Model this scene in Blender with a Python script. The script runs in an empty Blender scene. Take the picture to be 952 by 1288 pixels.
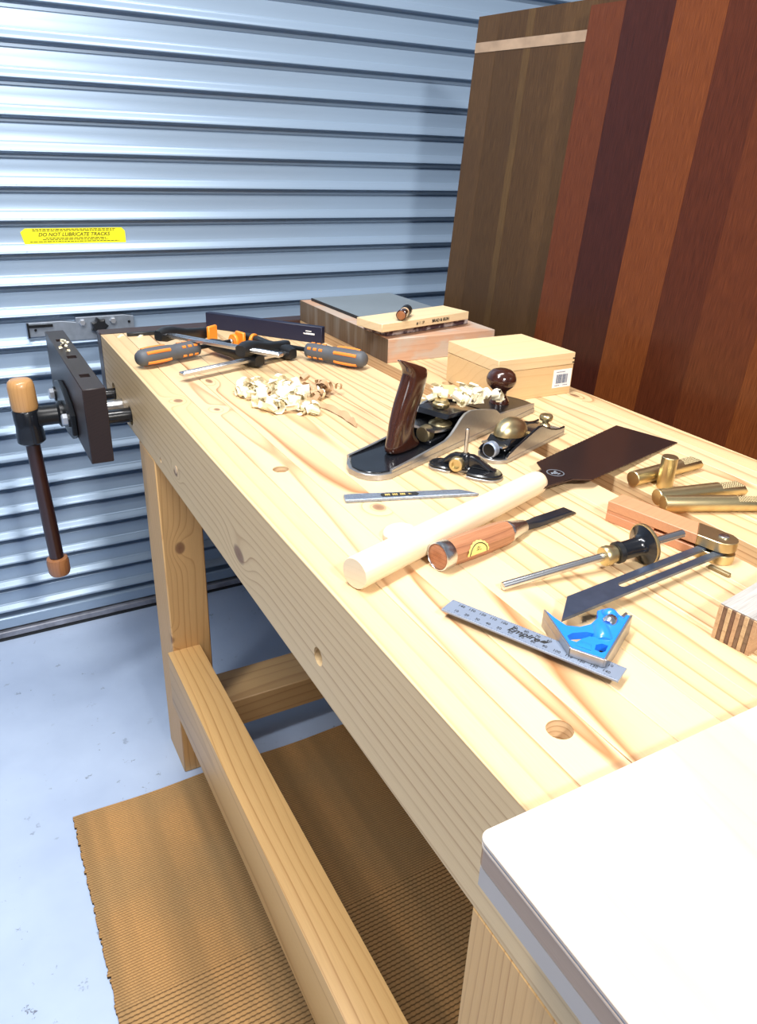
import bpy, bmesh, math, random
import numpy as np
from mathutils import Vector, Matrix, Euler

random.seed(7)
PI = math.pi
SC = bpy.context.scene
COL = SC.collection
H = 0.82                      # bench top above the floor (m). X across the bench, Y along it towards the door, Z up

# ------------------------------------------------------------------ camera, world, lamps, exposure
cam_d = bpy.data.cameras.new('camera'); cam = bpy.data.objects.new('camera', cam_d); COL.objects.link(cam)
cam_d.sensor_fit = 'HORIZONTAL'; cam_d.sensor_width = 36.0
cam_d.lens = 947.09 / 952 * 36; cam_d.shift_y = -9.5 / 952
cam_d.clip_start = 0.01
_r = Vector((0.8758, -0.4813, 0.0357)).normalized(); _f = Vector((0.4485, 0.7844, -0.4284)).normalized()
_u = _r.cross(_f).normalized(); _r = _f.cross(_u)
cam.matrix_world = Matrix(((_r.x, _u.x, -_f.x, -0.2485), (_r.y, _u.y, -_f.y, -0.1673), (_r.z, _u.z, -_f.z, 0.358 + H), (0, 0, 0, 1)))
SC.camera = cam

W = bpy.data.worlds.new('world'); SC.world = W; W.use_nodes = True
W.node_tree.nodes['Background'].inputs[0].default_value = (0.75, 0.85, 1, 1)
W.node_tree.nodes['Background'].inputs[1].default_value = 0.04

def area(name, loc, target, sx, sy, power, col):
    l = bpy.data.lights.new(name, 'AREA'); l.shape = 'RECTANGLE'; l.size = sx; l.size_y = sy; l.energy = power; l.color = col
    o = bpy.data.objects.new(name, l); COL.objects.link(o); o.location = loc
    o.rotation_euler = (Vector(target) - Vector(loc)).to_track_quat('-Z', 'Y').to_euler()
    return o
area('ceiling_tube_light', (0.10, 0.70, 2.62), (0.10, 0.71, 0), 1.2, 0.22, 28, (1.0, 0.97, 0.93))
area('ceiling_tube_light', (-0.85, 0.20, 2.62), (-0.75, 0.24, 0), 0.22, 1.2, 42, (0.93, 0.96, 1.0))
area('wall_lamp', (0.06, -1.0, 1.95), (0.55, 1.0, 0.9), 0.16, 0.16, 26, (1.0, 0.97, 0.93))
area('added_back_fill', (-0.8, -2.9, 2.2), (0.2, 1.0, 0.9), 1.2, 0.6, 10, (0.94, 0.97, 1.0))  # fill light added behind the camera for front faces; no doorway there

vs = SC.view_settings
SC.display_settings.display_device = 'sRGB'
vs.view_transform = 'Standard'; vs.look = 'None'; vs.gamma = 1; vs.use_curve_mapping = False
vs.exposure = 0.35

# ------------------------------------------------------------------ mesh helpers
class B:
    """collects shapes into one mesh"""
    def __init__(s): s.bm = bmesh.new(); s.mi = 0
    def _join(s, t, M=None):
        if M is not None: t.transform(M)
        for f in t.faces: f.material_index = s.mi
        me = bpy.data.meshes.new('t'); t.to_mesh(me); t.free(); s.bm.from_mesh(me); bpy.data.meshes.remove(me); return s
    def box(s, x0, x1, y0, y1, z0, z1, bev=0, M=None, seg=1):
        t = bmesh.new(); bmesh.ops.create_cube(t, size=1)
        for v in t.verts: v.co = Vector(((x0 + x1) / 2 + v.co.x * (x1 - x0), (y0 + y1) / 2 + v.co.y * (y1 - y0), (z0 + z1) / 2 + v.co.z * (z1 - z0)))
        if bev: bmesh.ops.bevel(t, geom=list(t.edges), offset=bev, segments=seg, affect='EDGES', profile=0.6)
        return s._join(t, M)
    def prism(s, pts, z0, z1, bev=0, M=None, holes=None, seg=1):
        t = bmesh.new()
        vs_ = [t.verts.new((p[0], p[1], z0)) for p in pts]; f = t.faces.new(vs_)
        r = bmesh.ops.extrude_face_region(t, geom=[f])
        bmesh.ops.translate(t, verts=[v for v in r['geom'] if isinstance(v, bmesh.types.BMVert)], vec=(0, 0, z1 - z0))
        bmesh.ops.recalc_face_normals(t, faces=t.faces)
        if bev:
            es = [e for e in t.edges if abs(e.verts[0].co.z - e.verts[1].co.z) < 1e-7]
            bmesh.ops.bevel(t, geom=es, offset=bev, segments=seg, affect='EDGES', profile=0.6)
        return s._join(t, M)
    def lathe(s, prof, seg=28, M=None, cap=True):
        """prof: (radius, height) along Z"""
        t = bmesh.new(); rings = []
        for r, z in prof:
            if r < 1e-6: rings.append([t.verts.new((0, 0, z))])
            else: rings.append([t.verts.new((r * math.cos(2 * PI * i / seg), r * math.sin(2 * PI * i / seg), z)) for i in range(seg)])
        for a, b in zip(rings, rings[1:]):
            if len(a) == 1 and len(b) == 1: continue
            for i in range(seg):
                j = (i + 1) % seg
                if len(a) == 1: t.faces.new((a[0], b[i], b[j]))
                elif len(b) == 1: t.faces.new((a[i], a[j], b[0]))
                else: t.faces.new((a[i], a[j], b[j], b[i]))
        if cap:
            for r in (rings[0], rings[-1]):
                if len(r) > 1: t.faces.new(r)
        bmesh.ops.recalc_face_normals(t, faces=t.faces)
        return s._join(t, M)
    def cyl(s, p0, p1, r0, r1=None, seg=20, bev=0):
        p0, p1 = Vector(p0), Vector(p1); r1 = r0 if r1 is None else r1; L = (p1 - p0).length
        M = Matrix.Translation(p0) @ (p1 - p0).to_track_quat('Z', 'Y').to_matrix().to_4x4()
        prof = [(r0, 0), (r1, L)] if not bev else [(r0 - bev, 0), (r0, bev), (r1, L - bev), (r1 - bev, L)]
        return s.lathe(prof, seg, M)
    def tube(s, pts, rad, seg=8, flat=None):
        """sweep a circle (or an ellipse rad x flat) along pts"""
        pts = [Vector(p) for p in pts]; t = bmesh.new(); rings = []
        up = Vector((0, 0, 1))
        for i, p in enumerate(pts):
            d = (pts[min(i + 1, len(pts) - 1)] - pts[max(i - 1, 0)]).normalized()
            a = d.cross(up); a = a.normalized() if a.length > 1e-4 else Vector((1, 0, 0)); b = a.cross(d)
            r = rad[i] if isinstance(rad, (list, tuple)) else rad; q = flat if flat else r
            rings.append([t.verts.new(p + a * r * math.cos(2 * PI * k / seg) + b * q * math.sin(2 * PI * k / seg)) for k in range(seg)])
        for a, b in zip(rings, rings[1:]):
            for k in range(seg): t.faces.new((a[k], a[(k + 1) % seg], b[(k + 1) % seg], b[k]))
        t.faces.new(rings[0]); t.faces.new(rings[-1]); bmesh.ops.recalc_face_normals(t, faces=t.faces)
        return s._join(t)
    def loft(s, secs, cap=True):
        """secs: list of equally long closed loops of points"""
        t = bmesh.new(); R = [[t.verts.new(p) for p in c] for c in secs]; n = len(R[0])
        for a, b in zip(R, R[1:]):
            for k in range(n): t.faces.new((a[k], a[(k + 1) % n], b[(k + 1) % n], b[k]))
        if cap: t.faces.new(R[0]); t.faces.new(R[-1])
        bmesh.ops.recalc_face_normals(t, faces=t.faces)
        return s._join(t)
    def ell(s, c, rx, ry, rz, M=None, seg=20):
        t = bmesh.new(); bmesh.ops.create_uvsphere(t, u_segments=seg, v_segments=seg // 2, radius=1)
        for v in t.verts: v.co = Vector((c[0] + v.co.x * rx, c[1] + v.co.y * ry, c[2] + v.co.z * rz))
        return s._join(t, M)
    def mesh(s, name, mats, angle=40):
        me = bpy.data.meshes.new(name); s.bm.to_mesh(me); s.bm.free()
        for m in (mats if isinstance(mats, (list, tuple)) else [mats]): me.materials.append(m)
        me.polygons.foreach_set('use_smooth', [True] * len(me.polygons)); me.set_sharp_from_angle(angle=math.radians(angle))
        return me

def put(name, me, parent=None, loc=(0, 0, 0), rot=(0, 0, 0)):
    o = bpy.data.objects.new(name, me); COL.objects.link(o); o.location = loc; o.rotation_euler = rot
    if parent is not None: o.parent = parent
    return o
def obj(name, b, mats, parent=None, loc=(0, 0, 0), rot=(0, 0, 0), angle=40):
    return put(name, b.mesh(name, mats, angle), parent, loc, rot)
def tag(o, label, cat, group=None, kind=None):
    o['label'] = label; o['category'] = cat
    if group: o['group'] = group
    if kind: o['kind'] = kind
    return o
def thing(name, label, cat, loc=(0, 0, 0), rot=(0, 0, 0), group=None):
    o = bpy.data.objects.new(name, None); COL.objects.link(o); o.location = loc; o.rotation_euler = rot; o.empty_display_size = 0.02
    return tag(o, label, cat, group)
def cut(o, cutter):
    """subtract a B from a mesh object and keep the result as its mesh"""
    bpy.context.view_layer.update()
    me = cutter.mesh('cutter', o.data.materials[0]); c = bpy.data.objects.new('cutter', me); COL.objects.link(c)
    c.matrix_world = o.matrix_world
    m = o.modifiers.new('cut', 'BOOLEAN'); m.object = c; m.operation = 'DIFFERENCE'; m.solver = 'EXACT'
    bpy.context.view_layer.update()
    dg = bpy.context.evaluated_depsgraph_get(); new = bpy.data.meshes.new_from_object(o.evaluated_get(dg), depsgraph=dg)
    o.modifiers.clear(); o.data = new; bpy.data.objects.remove(c); bpy.data.meshes.remove(me)
    new.set_sharp_from_angle(angle=math.radians(40))
def text_mesh(body, size, mat, shear=0, bold=0):
    c = bpy.data.curves.new('lettering', 'FONT'); c.body = body; c.size = size; c.shear = shear; c.offset = bold; c.extrude = 0.0001; c.resolution_u = 3
    c.align_x = 'CENTER'; c.align_y = 'CENTER'
    o = bpy.data.objects.new('lettering', c); COL.objects.link(o); bpy.context.view_layer.update()
    dg = bpy.context.evaluated_depsgraph_get(); me = bpy.data.meshes.new_from_object(o.evaluated_get(dg), depsgraph=dg)
    bpy.data.objects.remove(o); me.materials.clear(); me.materials.append(mat); return me
def text(name, body, size, mat, parent, loc, rot=(0, 0, 0), shear=0, bold=0, sx=1.0):
    o = put(name, text_mesh(body, size, mat, shear, bold), parent, loc, rot); o.scale = (sx, 1, 1)
    return o

# ------------------------------------------------------------------ materials
class N:
    def __init__(s, name):
        s.m = bpy.data.materials.new(name); s.m.use_nodes = True; s.t = s.m.node_tree; s.b = s.t.nodes['Principled BSDF']
    def n(s, ty, **kw):
        x = s.t.nodes.new(ty)
        for k, v in kw.items():
            if k.startswith('i_'): x.inputs[k[2:].replace('_', ' ')].default_value = v
            else: setattr(x, k, v)
        return x
    def l(s, a, b): s.t.links.new(a, b)
    def math(s, op, a, b=None, clamp=False):
        x = s.n('ShaderNodeMath', operation=op, use_clamp=clamp)
        for i, v in enumerate((a, b)):
            if v is None: continue
            if isinstance(v, (int, float)): x.inputs[i].default_value = v
            else: s.l(v, x.inputs[i])
        return x.outputs[0]
    def mix(s, fac, a, b, blend='MIX'):
        x = s.n('ShaderNodeMix', data_type='RGBA', blend_type=blend)
        for sock, v in ((x.inputs[0], fac), (x.inputs[6], a), (x.inputs[7], b)):
            if isinstance(v, (int, float)): sock.default_value = v
            elif isinstance(v, tuple): sock.default_value = v + (1,) if len(v) == 3 else v
            else: s.l(v, sock)
        return x.outputs[2]
    def ramp(s, fac, stops):
        x = s.n('ShaderNodeValToRGB'); s.l(fac, x.inputs[0]); e = x.color_ramp.elements
        while len(e) < len(stops): e.new(0.5)
        for q, (p, c) in zip(e, stops): q.position = p; q.color = (c, c, c, 1) if isinstance(c, (int, float)) else tuple(c) + (1,)
        return x.outputs[0]
    def coords(s): return s.n('ShaderNodeTexCoord').outputs['Object']
    def noise(s, vec, scale, detail=3, rough=0.5):
        x = s.n('ShaderNodeTexNoise'); x.inputs['Scale'].default_value = scale; x.inputs['Detail'].default_value = detail; x.inputs['Roughness'].default_value = rough
        if vec is not None: s.l(vec, x.inputs['Vector'])
        return x.outputs[0]
    def mapv(s, vec, scale, loc=(0, 0, 0)):
        x = s.n('ShaderNodeMapping'); s.l(vec, x.inputs[0]); x.inputs['Scale'].default_value = scale; x.inputs['Location'].default_value = loc
        return x.outputs[0]
    def bump(s, h, strength=0.3, dist=0.001):
        x = s.n('ShaderNodeBump'); x.inputs['Strength'].default_value = strength; x.inputs['Distance'].default_value = dist
        s.l(h, x.inputs['Height']); s.l(x.outputs[0], s.b.inputs['Normal'])
    def base(s, c):
        if isinstance(c, tuple): s.b.inputs['Base Color'].default_value = c + (1,)
        else: s.l(c, s.b.inputs['Base Color'])
    def set(s, **kw):
        for k, v in kw.items(): s.b.inputs[k.replace('_', ' ')].default_value = v
        return s

def plain(name, col, rough=0.5, metal=0.0, coat=0.0, grain=0.06, scale=60, bump=0.0, spec=None):
    """one colour with a slight mottling"""
    k = N(name); c = k.coords(); n = k.noise(c, scale, 4)
    k.base(k.mix(n, tuple(x * (1 - grain) for x in col), tuple(min(1, x * (1 + grain)) for x in col)))
    k.set(Roughness=rough, Metallic=metal, Coat_Weight=coat, Coat_Roughness=0.08)
    if spec is not None: k.b.inputs['Specular IOR Level'].default_value = spec
    if bump: k.bump(k.noise(c, scale * 6, 3), bump, 0.0005)
    return k.m

def wood(name, light, dark, ring=0.007, axis='Y', wob=0.012, rough=0.45, line=0.75, fibre=0.12, tone=0.12, coat=0.0, knots=(), patch=None, pith=(0.0, -0.10), var=0.04, spread=1.0, spec=0.5):
    """growth rings round a pith that runs along the grain axis; knots: (u, v, w, r_along, r_across) in object space"""
    k = N(name); c = k.coords()
    sp = k.n('ShaderNodeSeparateXYZ'); k.l(c, sp.inputs[0]); X, Y, Z = sp.outputs
    u, g, v = {'Y': (X, Y, Z), 'X': (Y, X, Z), 'Z': (X, Z, Y)}[axis]
    rnd = k.n('ShaderNodeObjectInfo').outputs['Random']
    r10 = k.math('MULTIPLY', rnd, 17.0)
    cb = k.n('ShaderNodeCombineXYZ'); k.l(k.math('ADD', u, k.math('MULTIPLY', rnd, 3.1)), cb.inputs[0]); k.l(k.math('ADD', k.math('MULTIPLY', g, 0.14), r10), cb.inputs[1]); k.l(v, cb.inputs[2])
    n1 = k.n('ShaderNodeTexNoise'); n1.inputs['Scale'].default_value = 9; n1.inputs['Detail'].default_value = 1.5; k.l(cb.outputs[0], n1.inputs['Vector'])
    wv = k.math('MULTIPLY', k.math('SUBTRACT', n1.outputs[0], 0.5), wob * 4)
    knot_f = None; defl = None
    for (ku, kg, kv, ra, rc) in knots:
        du = k.math('DIVIDE', k.math('SUBTRACT', u, ku), rc); dv = k.math('DIVIDE', k.math('SUBTRACT', v, kv), rc); dg_ = k.math('DIVIDE', k.math('SUBTRACT', g, kg), ra)
        d = k.math('SQRT', k.math('ADD', k.math('ADD', k.math('MULTIPLY', du, du), k.math('MULTIPLY', dv, dv)), k.math('MULTIPLY', dg_, dg_)))
        f = k.ramp(d, [(0.0, 1.0), (0.7, 0.85), (1.0, 0.0)])
        e = k.math('POWER', 2.718, k.math('MULTIPLY', k.math('MULTIPLY', d, d), -0.22))
        knot_f = f if knot_f is None else k.math('MAXIMUM', knot_f, f); defl = e if defl is None else k.math('ADD', defl, e)
    cu = k.math('SUBTRACT', k.math('ADD', u, k.math('MULTIPLY', wv, 0.8)), k.math('MULTIPLY', k.math('SUBTRACT', rnd, 0.5), 0.12 * spread))
    cu = k.math('SUBTRACT', cu, pith[0])
    r2 = k.math('FRACT', k.math('MULTIPLY', rnd, 7.31))
    cv = k.math('ADD', k.math('SUBTRACT', v, pith[1]), k.math('ADD', wv, k.math('MULTIPLY', r2, 0.05 * spread)))
    rad = k.math('SQRT', k.math('ADD', k.math('MULTIPLY', cu, cu), k.math('MULTIPLY', cv, cv)))
    if defl is not None: rad = k.math('ADD', rad, k.math('MULTIPLY', defl, ring * 2.4))
    q = k.math('DIVIDE', rad, ring)
    fr = k.math('FRACT', q)
    ln = k.ramp(fr, [(0.0, 0.0), (0.58, 0.05), (0.80, 0.30), (0.92, 1.0), (1.0, 0.0)])
    fl = k.math('FLOOR', q); wn = k.n('ShaderNodeTexWhiteNoise', noise_dimensions='1D'); k.l(fl, wn.inputs['W'])
    ln = k.math('MULTIPLY', ln, k.math('ADD', 0.45, k.math('MULTIPLY', wn.outputs[0], 0.55)))
    cf = k.n('ShaderNodeCombineXYZ'); k.l(u, cf.inputs[0]); k.l(k.math('ADD', k.math('MULTIPLY', g, 0.035), r10), cf.inputs[1]); k.l(v, cf.inputs[2])
    fb = k.noise(cf.outputs[0], 900, 2)
    col = k.mix(k.math('MULTIPLY', ln, line), light, dark)
    col = k.mix(k.math('MULTIPLY', fb, fibre * 2), col, k.mix(1.0, col, tuple(x * 0.55 for x in light), 'MULTIPLY'))
    t = k.math('ADD', 1 - tone, k.math('MULTIPLY', r2, tone * 1.6))
    tc = k.n('ShaderNodeCombineXYZ'); k.l(t, tc.inputs[0]); k.l(k.math('MULTIPLY', t, t) if tone > 0.1 else t, tc.inputs[1]); k.l(k.math('MULTIPLY', t, t), tc.inputs[2])
    col = k.mix(1.0, col, tc.outputs[0], 'MULTIPLY')
    if patch:
        n3 = k.noise(k.mapv(c, patch[2]), 1.0, 3); col = k.mix(k.math('MULTIPLY', k.ramp(n3, [(patch[3], 0.0), (patch[3] + 0.12, 1.0)]), patch[1]), col, patch[0])
    if knot_f is not None:
        col = k.mix(k.math('MULTIPLY', knot_f, 0.85), col, (0.16, 0.06, 0.03))
    k.base(col); k.set(Roughness=rough, Coat_Weight=coat, Coat_Roughness=0.12)
    k.b.inputs['Specular IOR Level'].default_value = spec
    k.bump(k.math('ADD', fb, k.math('MULTIPLY', ln, 0.6)), 0.12, 0.0004)
    return k.m

PALE, LINE = (0.80, 0.575, 0.33), (0.34, 0.130, 0.036)
def top_wood(name, knots=(), ring=0.0056): return wood(name, PALE, LINE, ring=ring, line=1.0, tone=0.06, rough=0.42, wob=0.007, pith=(0.022, H - 0.12), spread=0.9, knots=knots, fibre=0.1)
M_TOP = top_wood('pine_bench_top'); M_TOP1 = top_wood('pine_board_with_knot', [(0.0223, 0.874, H, 0.007, 0.005)]); M_TOP2 = top_wood('pine_board_with_round_knot', [(0.035, 0.482, H, 0.010, 0.008), (0.012, 1.02, H, 0.014, 0.006)]); M_TOP3 = top_wood('pine_rear_board', [(0.009, 0.722, H, 0.014, 0.006), (0.03, 0.2, H, 0.012, 0.006)], 0.0085)
M_FRONT = wood('pine_front_face', (0.74, 0.53, 0.29), (0.40, 0.20, 0.075), ring=0.0085, line=0.8, tone=0.02, rough=0.5, wob=0.006, pith=(0.09, H - 0.16), spread=0.15, knots=[(0.0, 0.601, H - 0.0906, 0.021, 0.012), (0.0, 0.885, H - 0.095, 0.012, 0.005), (0.0256, 0.936, H, 0.010, 0.008)])
M_LEG = wood('pine_leg', (0.72, 0.43, 0.17), (0.42, 0.18, 0.045), ring=0.008, axis='Z', line=0.8, tone=0.06, rough=0.5, pith=(-0.12, 0.95), knots=[(0.03, 0.52, 1.0256, 0.014, 0.010), (0.002, 0.33, 1.03, 0.012, 0.006)])
M_RAIL = wood('pine_stretcher', (0.72, 0.44, 0.18), (0.42, 0.19, 0.05), ring=0.011, axis='Y', line=0.8, tone=0.05, rough=0.45, pith=(-0.13, 0.24))
M_CROSS = wood('pine_cross_rail', (0.62, 0.39, 0.17), (0.34, 0.16, 0.05), ring=0.016, axis='X', line=0.7, tone=0.05, rough=0.5, pith=(0.95, 0.0))
M_GAP = wood('pine_gap_strip', (0.62, 0.34, 0.11), (0.38, 0.18, 0.05), ring=0.012, line=0.5, rough=0.5)
M_JARRAH = wood('dark_jarrah', (0.026, 0.013, 0.012), (0.009, 0.005, 0.005), ring=0.006, axis='Y', line=0.8, rough=0.42, fibre=0.3)
M_JARRAHX = wood('dark_jarrah_cap', (0.060, 0.028, 0.022), (0.02, 0.01, 0.008), ring=0.006, axis='X', line=0.8, rough=0.42, fibre=0.3)
M_KNOBW = wood('turned_pine', (0.62, 0.36, 0.13), (0.42, 0.2, 0.06), ring=0.006, axis='Z', rough=0.35, coat=0.3)
M_REDW = wood('turned_red_wood', (0.36, 0.15, 0.055), (0.2, 0.07, 0.025), ring=0.006, axis='Z', rough=0.35, coat=0.3)
M_ROD = plain('dark_red_brown_rod', (0.028, 0.008, 0.006), 0.3, coat=0.3)
M_ZINC = plain('zinc_bolt', (0.70, 0.72, 0.76), 0.38, metal=0.9)
M_BLACK = plain('black_japanning', (0.008, 0.009, 0.012), 0.22, coat=0.35, grain=0.3, scale=400)
M_BLACKM = plain('black_steel', (0.011, 0.012, 0.014), 0.35, metal=0.3)
M_BPLAST = plain('black_plastic', (0.010, 0.011, 0.013), 0.38)
M_STEEL = plain('bright_steel', (0.66, 0.67, 0.69), 0.27, metal=1.0)
M_GROUND = plain('ground_cast_iron', (0.42, 0.42, 0.42), 0.33, metal=0.85, grain=0.12, scale=200)
M_ALU = plain('satin_aluminium', (0.27, 0.32, 0.42), 0.42, metal=0.45, grain=0.05)
M_BRASS = plain('satin_brass', (0.66, 0.54, 0.30), 0.36, metal=1.0, grain=0.08, scale=150)
M_BRASSK = plain('knurled_brass', (0.36, 0.29, 0.17), 0.5, metal=1.0, grain=0.2, scale=700, bump=0.5)
M_BLUESTEEL = plain('blued_steel_blade', (0.12, 0.155, 0.24), 0.3, metal=0.8, grain=0.25, scale=90)
M_SAWSTEEL = plain('lacquered_saw_steel', (0.085, 0.055, 0.05), 0.2, metal=0.75, grain=0.12, scale=20)
M_KNIFE = plain('hammered_steel', (0.34, 0.40, 0.50), 0.35, metal=0.9, grain=0.5, scale=500, bump=0.8)
M_CHISEL = plain('dark_forged_blade', (0.028, 0.034, 0.05), 0.32, metal=0.6, grain=0.3, scale=120)
M_ROSE = wood('dark_rosewood', (0.060, 0.018, 0.010), (0.02, 0.006, 0.004), ring=0.004, axis='Z', line=0.7, rough=0.16, coat=0.7, fibre=0.2)
M_HANDLE = wood('pale_saw_handle', (0.86, 0.74, 0.52), (0.70, 0.52, 0.30), ring=0.006, axis='X', line=0.3, rough=0.5, fibre=0.06)
M_OAK = wood('red_oak_handle', (0.47, 0.205, 0.10), (0.20, 0.07, 0.035), ring=0.0035, axis='X', line=0.75, rough=0.4, fibre=0.3, coat=0.15)
M_CHERRY = wood('cherry_stock', (0.60, 0.31, 0.16), (0.45, 0.2, 0.1), ring=0.006, axis='Y', line=0.35, rough=0.42)
M_BOXW = wood('pine_box', (0.78, 0.54, 0.28), (0.62, 0.37, 0.16), ring=0.012, axis='X', line=0.4, rough=0.45, tone=0.05)
M_LIDW = wood('pine_box_lid', (0.84, 0.63, 0.36), (0.68, 0.42, 0.2), ring=0.012, axis='X', line=0.4, rough=0.45, tone=0.05)
M_BLOCK = wood('stone_base_timber', (0.64, 0.44, 0.29), (0.46, 0.27, 0.16), ring=0.012, axis='X', line=0.5, rough=0.55, patch=((0.45, 0.42, 0.37), 0.6, (14, 14, 30), 0.46))
M_BLOCKTOP = wood('weathered_timber', (0.19, 0.145, 0.085), (0.07, 0.05, 0.028), ring=0.010, axis='Z', line=0.6, rough=0.6, patch=((0.24, 0.21, 0.17), 0.6, (60, 30, 3), 0.5))
M_TAN = wood('pale_pine_offcut', (0.82, 0.63, 0.38), (0.66, 0.43, 0.22), ring=0.014, axis='X', line=0.35, rough=0.5)
M_CREAM = wood('white_offcut', (0.86, 0.78, 0.60), (0.72, 0.58, 0.38), ring=0.006, axis='Z', line=0.3, rough=0.55)
M_SHAVE = plain('pale_wood_shavings', (0.92, 0.82, 0.60), 0.5, grain=0.12, scale=40)
M_SHAVED = plain('brown_wood_shavings', (0.48, 0.30, 0.16), 0.55, grain=0.2, scale=60)
M_BIRCH = wood('birch_veneer', (0.62, 0.555, 0.47), (0.46, 0.34, 0.25), ring=0.022, axis='Y', line=0.5, rough=0.45, wob=0.06, fibre=0.06, patch=((0.50, 0.375, 0.29), 0.7, (9, 5, 1), 0.50))
M_PLYCORE = wood('ply_core', (0.36, 0.24, 0.15), (0.24, 0.15, 0.09), ring=0.02, axis='Y', line=0.5, rough=0.35, coat=0.2)
M_PLYGLUE = plain('ply_glue_line', (0.20, 0.25, 0.36), 0.4)
M_CLEAT = plain('grey_lacquered_cleat', (0.40, 0.345, 0.31), 0.4, grain=0.16, scale=12, coat=0.2)
M_LAYA = wood('ply_light_layer', (0.62, 0.42, 0.24), (0.42, 0.25, 0.13), ring=0.01, axis='X', rough=0.6, fibre=0.3)
M_LAYB = wood('ply_dark_layer', (0.24, 0.14, 0.085), (0.12, 0.07, 0.04), ring=0.01, axis='X', rough=0.6, fibre=0.3)
M_LAYG = wood('ply_grey_face', (0.50, 0.45, 0.42), (0.25, 0.2, 0.18), ring=0.004, axis='X', line=0.6, rough=0.6, fibre=0.4)
M_ORANGE = plain('orange_plastic', (0.90, 0.28, 0.02), 0.4)
M_ORUB = plain('orange_rubber_grip', (0.80, 0.24, 0.035), 0.55)
M_GREY = plain('grey_rubber_grip', (0.085, 0.092, 0.105), 0.55)
M_BLUE = plain('blue_enamel', (0.015, 0.20, 0.78), 0.3, coat=0.4)
M_VIAL = plain('clear_vial', (0.80, 0.86, 0.86), 0.12, coat=0.6)
M_NAVY = plain('navy_card', (0.007, 0.010, 0.034), 0.45)
M_YELLOW = plain('yellow_sticker', (0.93, 0.86, 0.01), 0.45, grain=0.02)
M_INK = plain('black_print', (0.015, 0.015, 0.015), 0.6)
M_INKY = plain('sticker_print', (0.10, 0.085, 0.0), 0.6)
M_WHITE = plain('white_paper', (0.86, 0.86, 0.86), 0.5, grain=0.02)
M_INKB = plain('barcode_print', (0.10, 0.13, 0.2), 0.5)
M_GOLD = plain('gold_print', (0.85, 0.62, 0.18), 0.4)
M_LEMON = plain('yellow_paper_label', (0.85, 0.70, 0.20), 0.45)
M_GALV = plain('galvanised_steel', (0.34, 0.39, 0.46), 0.4, metal=0.7, grain=0.25, scale=70)
M_PLATE = plain('grey_honing_plate', (0.30, 0.345, 0.37), 0.34, metal=0.4, grain=0.2, scale=9)
M_RUBBER = plain('black_rubber_seal', (0.012, 0.013, 0.015), 0.6)
M_DIRTY = plain('dirty_aluminium', (0.30, 0.31, 0.36), 0.5, metal=0.5, grain=0.8, scale=24)

def m_stone():
    k = N('speckled_purple_stone'); c = k.coords(); n = k.noise(c, 55, 4)
    k.base(k.mix(k.ramp(n, [(0.45, 0.0), (0.58, 1.0)]), (0.07, 0.035, 0.045), (0.44, 0.38, 0.36))); k.set(Roughness=0.6); return k.m
M_STONE = m_stone()

def m_door():
    k = N('blue_grey_painted_steel'); c = k.coords()
    n = k.noise(k.mapv(c, (0.6, 1, 9)), 3.0, 3); n2 = k.noise(c, 140, 2)
    col = k.mix(n, (0.265, 0.355, 0.47), (0.33, 0.43, 0.56)); col = k.mix(k.ramp(n2, [(0.74, 0.0), (0.80, 0.5)]), col, (0.15, 0.19, 0.25))
    k.base(col); k.set(Roughness=0.34, Metallic=0.3); return k.m
M_DOOR = m_door()

def m_floor():
    k = N('blue_grey_painted_concrete'); c = k.coords()
    n = k.noise(c, 2.2, 5, 0.6); big = k.noise(c, 0.9, 2)
    col = k.mix(k.ramp(n, [(0.35, 0.0), (0.65, 1.0)]), (0.40, 0.49, 0.66), (0.50, 0.60, 0.77))
    col = k.mix(k.ramp(big, [(0.52, 0.0), (0.7, 0.55)]), col, (0.30, 0.36, 0.48))
    s1 = k.noise(c, 26, 5, 0.7); s2 = k.noise(c, 3.4, 2)
    fl = k.math('MULTIPLY', k.ramp(s1, [(0.635, 0.0), (0.665, 1.0)]), k.ramp(s2, [(0.45, 0.15), (0.62, 1.0)]))
    col = k.mix(k.math('MULTIPLY', fl, 0.85), col, (0.10, 0.11, 0.14))
    w = k.noise(c, 44, 3, 0.6); col = k.mix(k.ramp(w, [(0.76, 0.0), (0.79, 0.7)]), col, (0.75, 0.78, 0.82))
    k.base(col); k.set(Roughness=0.38); k.bump(k.noise(c, 60, 4), 0.15, 0.002); return k.m
M_FLOOR = m_floor()
M_WALL = plain('grey_wall_lining', (0.20, 0.23, 0.27), 0.7, grain=0.04, scale=6)
M_CEIL = plain('grey_metal_ceiling', (0.24, 0.26, 0.29), 0.8, grain=0.03, scale=6)

def m_rug():
    k = N('woven_sisal'); c = k.coords()
    st = k.noise(k.mapv(c, (16, 0.35, 1)), 1.0, 2); pt = k.noise(k.mapv(c, (2.5, 3, 1)), 1.6, 3); fine = k.noise(c, 420, 3)
    col = k.mix(k.ramp(st, [(0.36, 0.0), (0.62, 1.0)]), (0.36, 0.215, 0.09), (0.66, 0.355, 0.13))
    col = k.mix(k.ramp(pt, [(0.42, 0.0), (0.66, 0.6)]), col, (0.40, 0.27, 0.13))
    col = k.mix(k.math('MULTIPLY', fine, 0.7), col, (0.24, 0.14, 0.06))
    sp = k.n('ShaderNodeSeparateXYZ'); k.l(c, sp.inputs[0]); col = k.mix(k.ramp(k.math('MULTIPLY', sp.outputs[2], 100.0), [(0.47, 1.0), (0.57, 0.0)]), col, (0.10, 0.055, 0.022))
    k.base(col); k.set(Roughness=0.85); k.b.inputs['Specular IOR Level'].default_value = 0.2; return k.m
M_RUG = m_rug()

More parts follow.
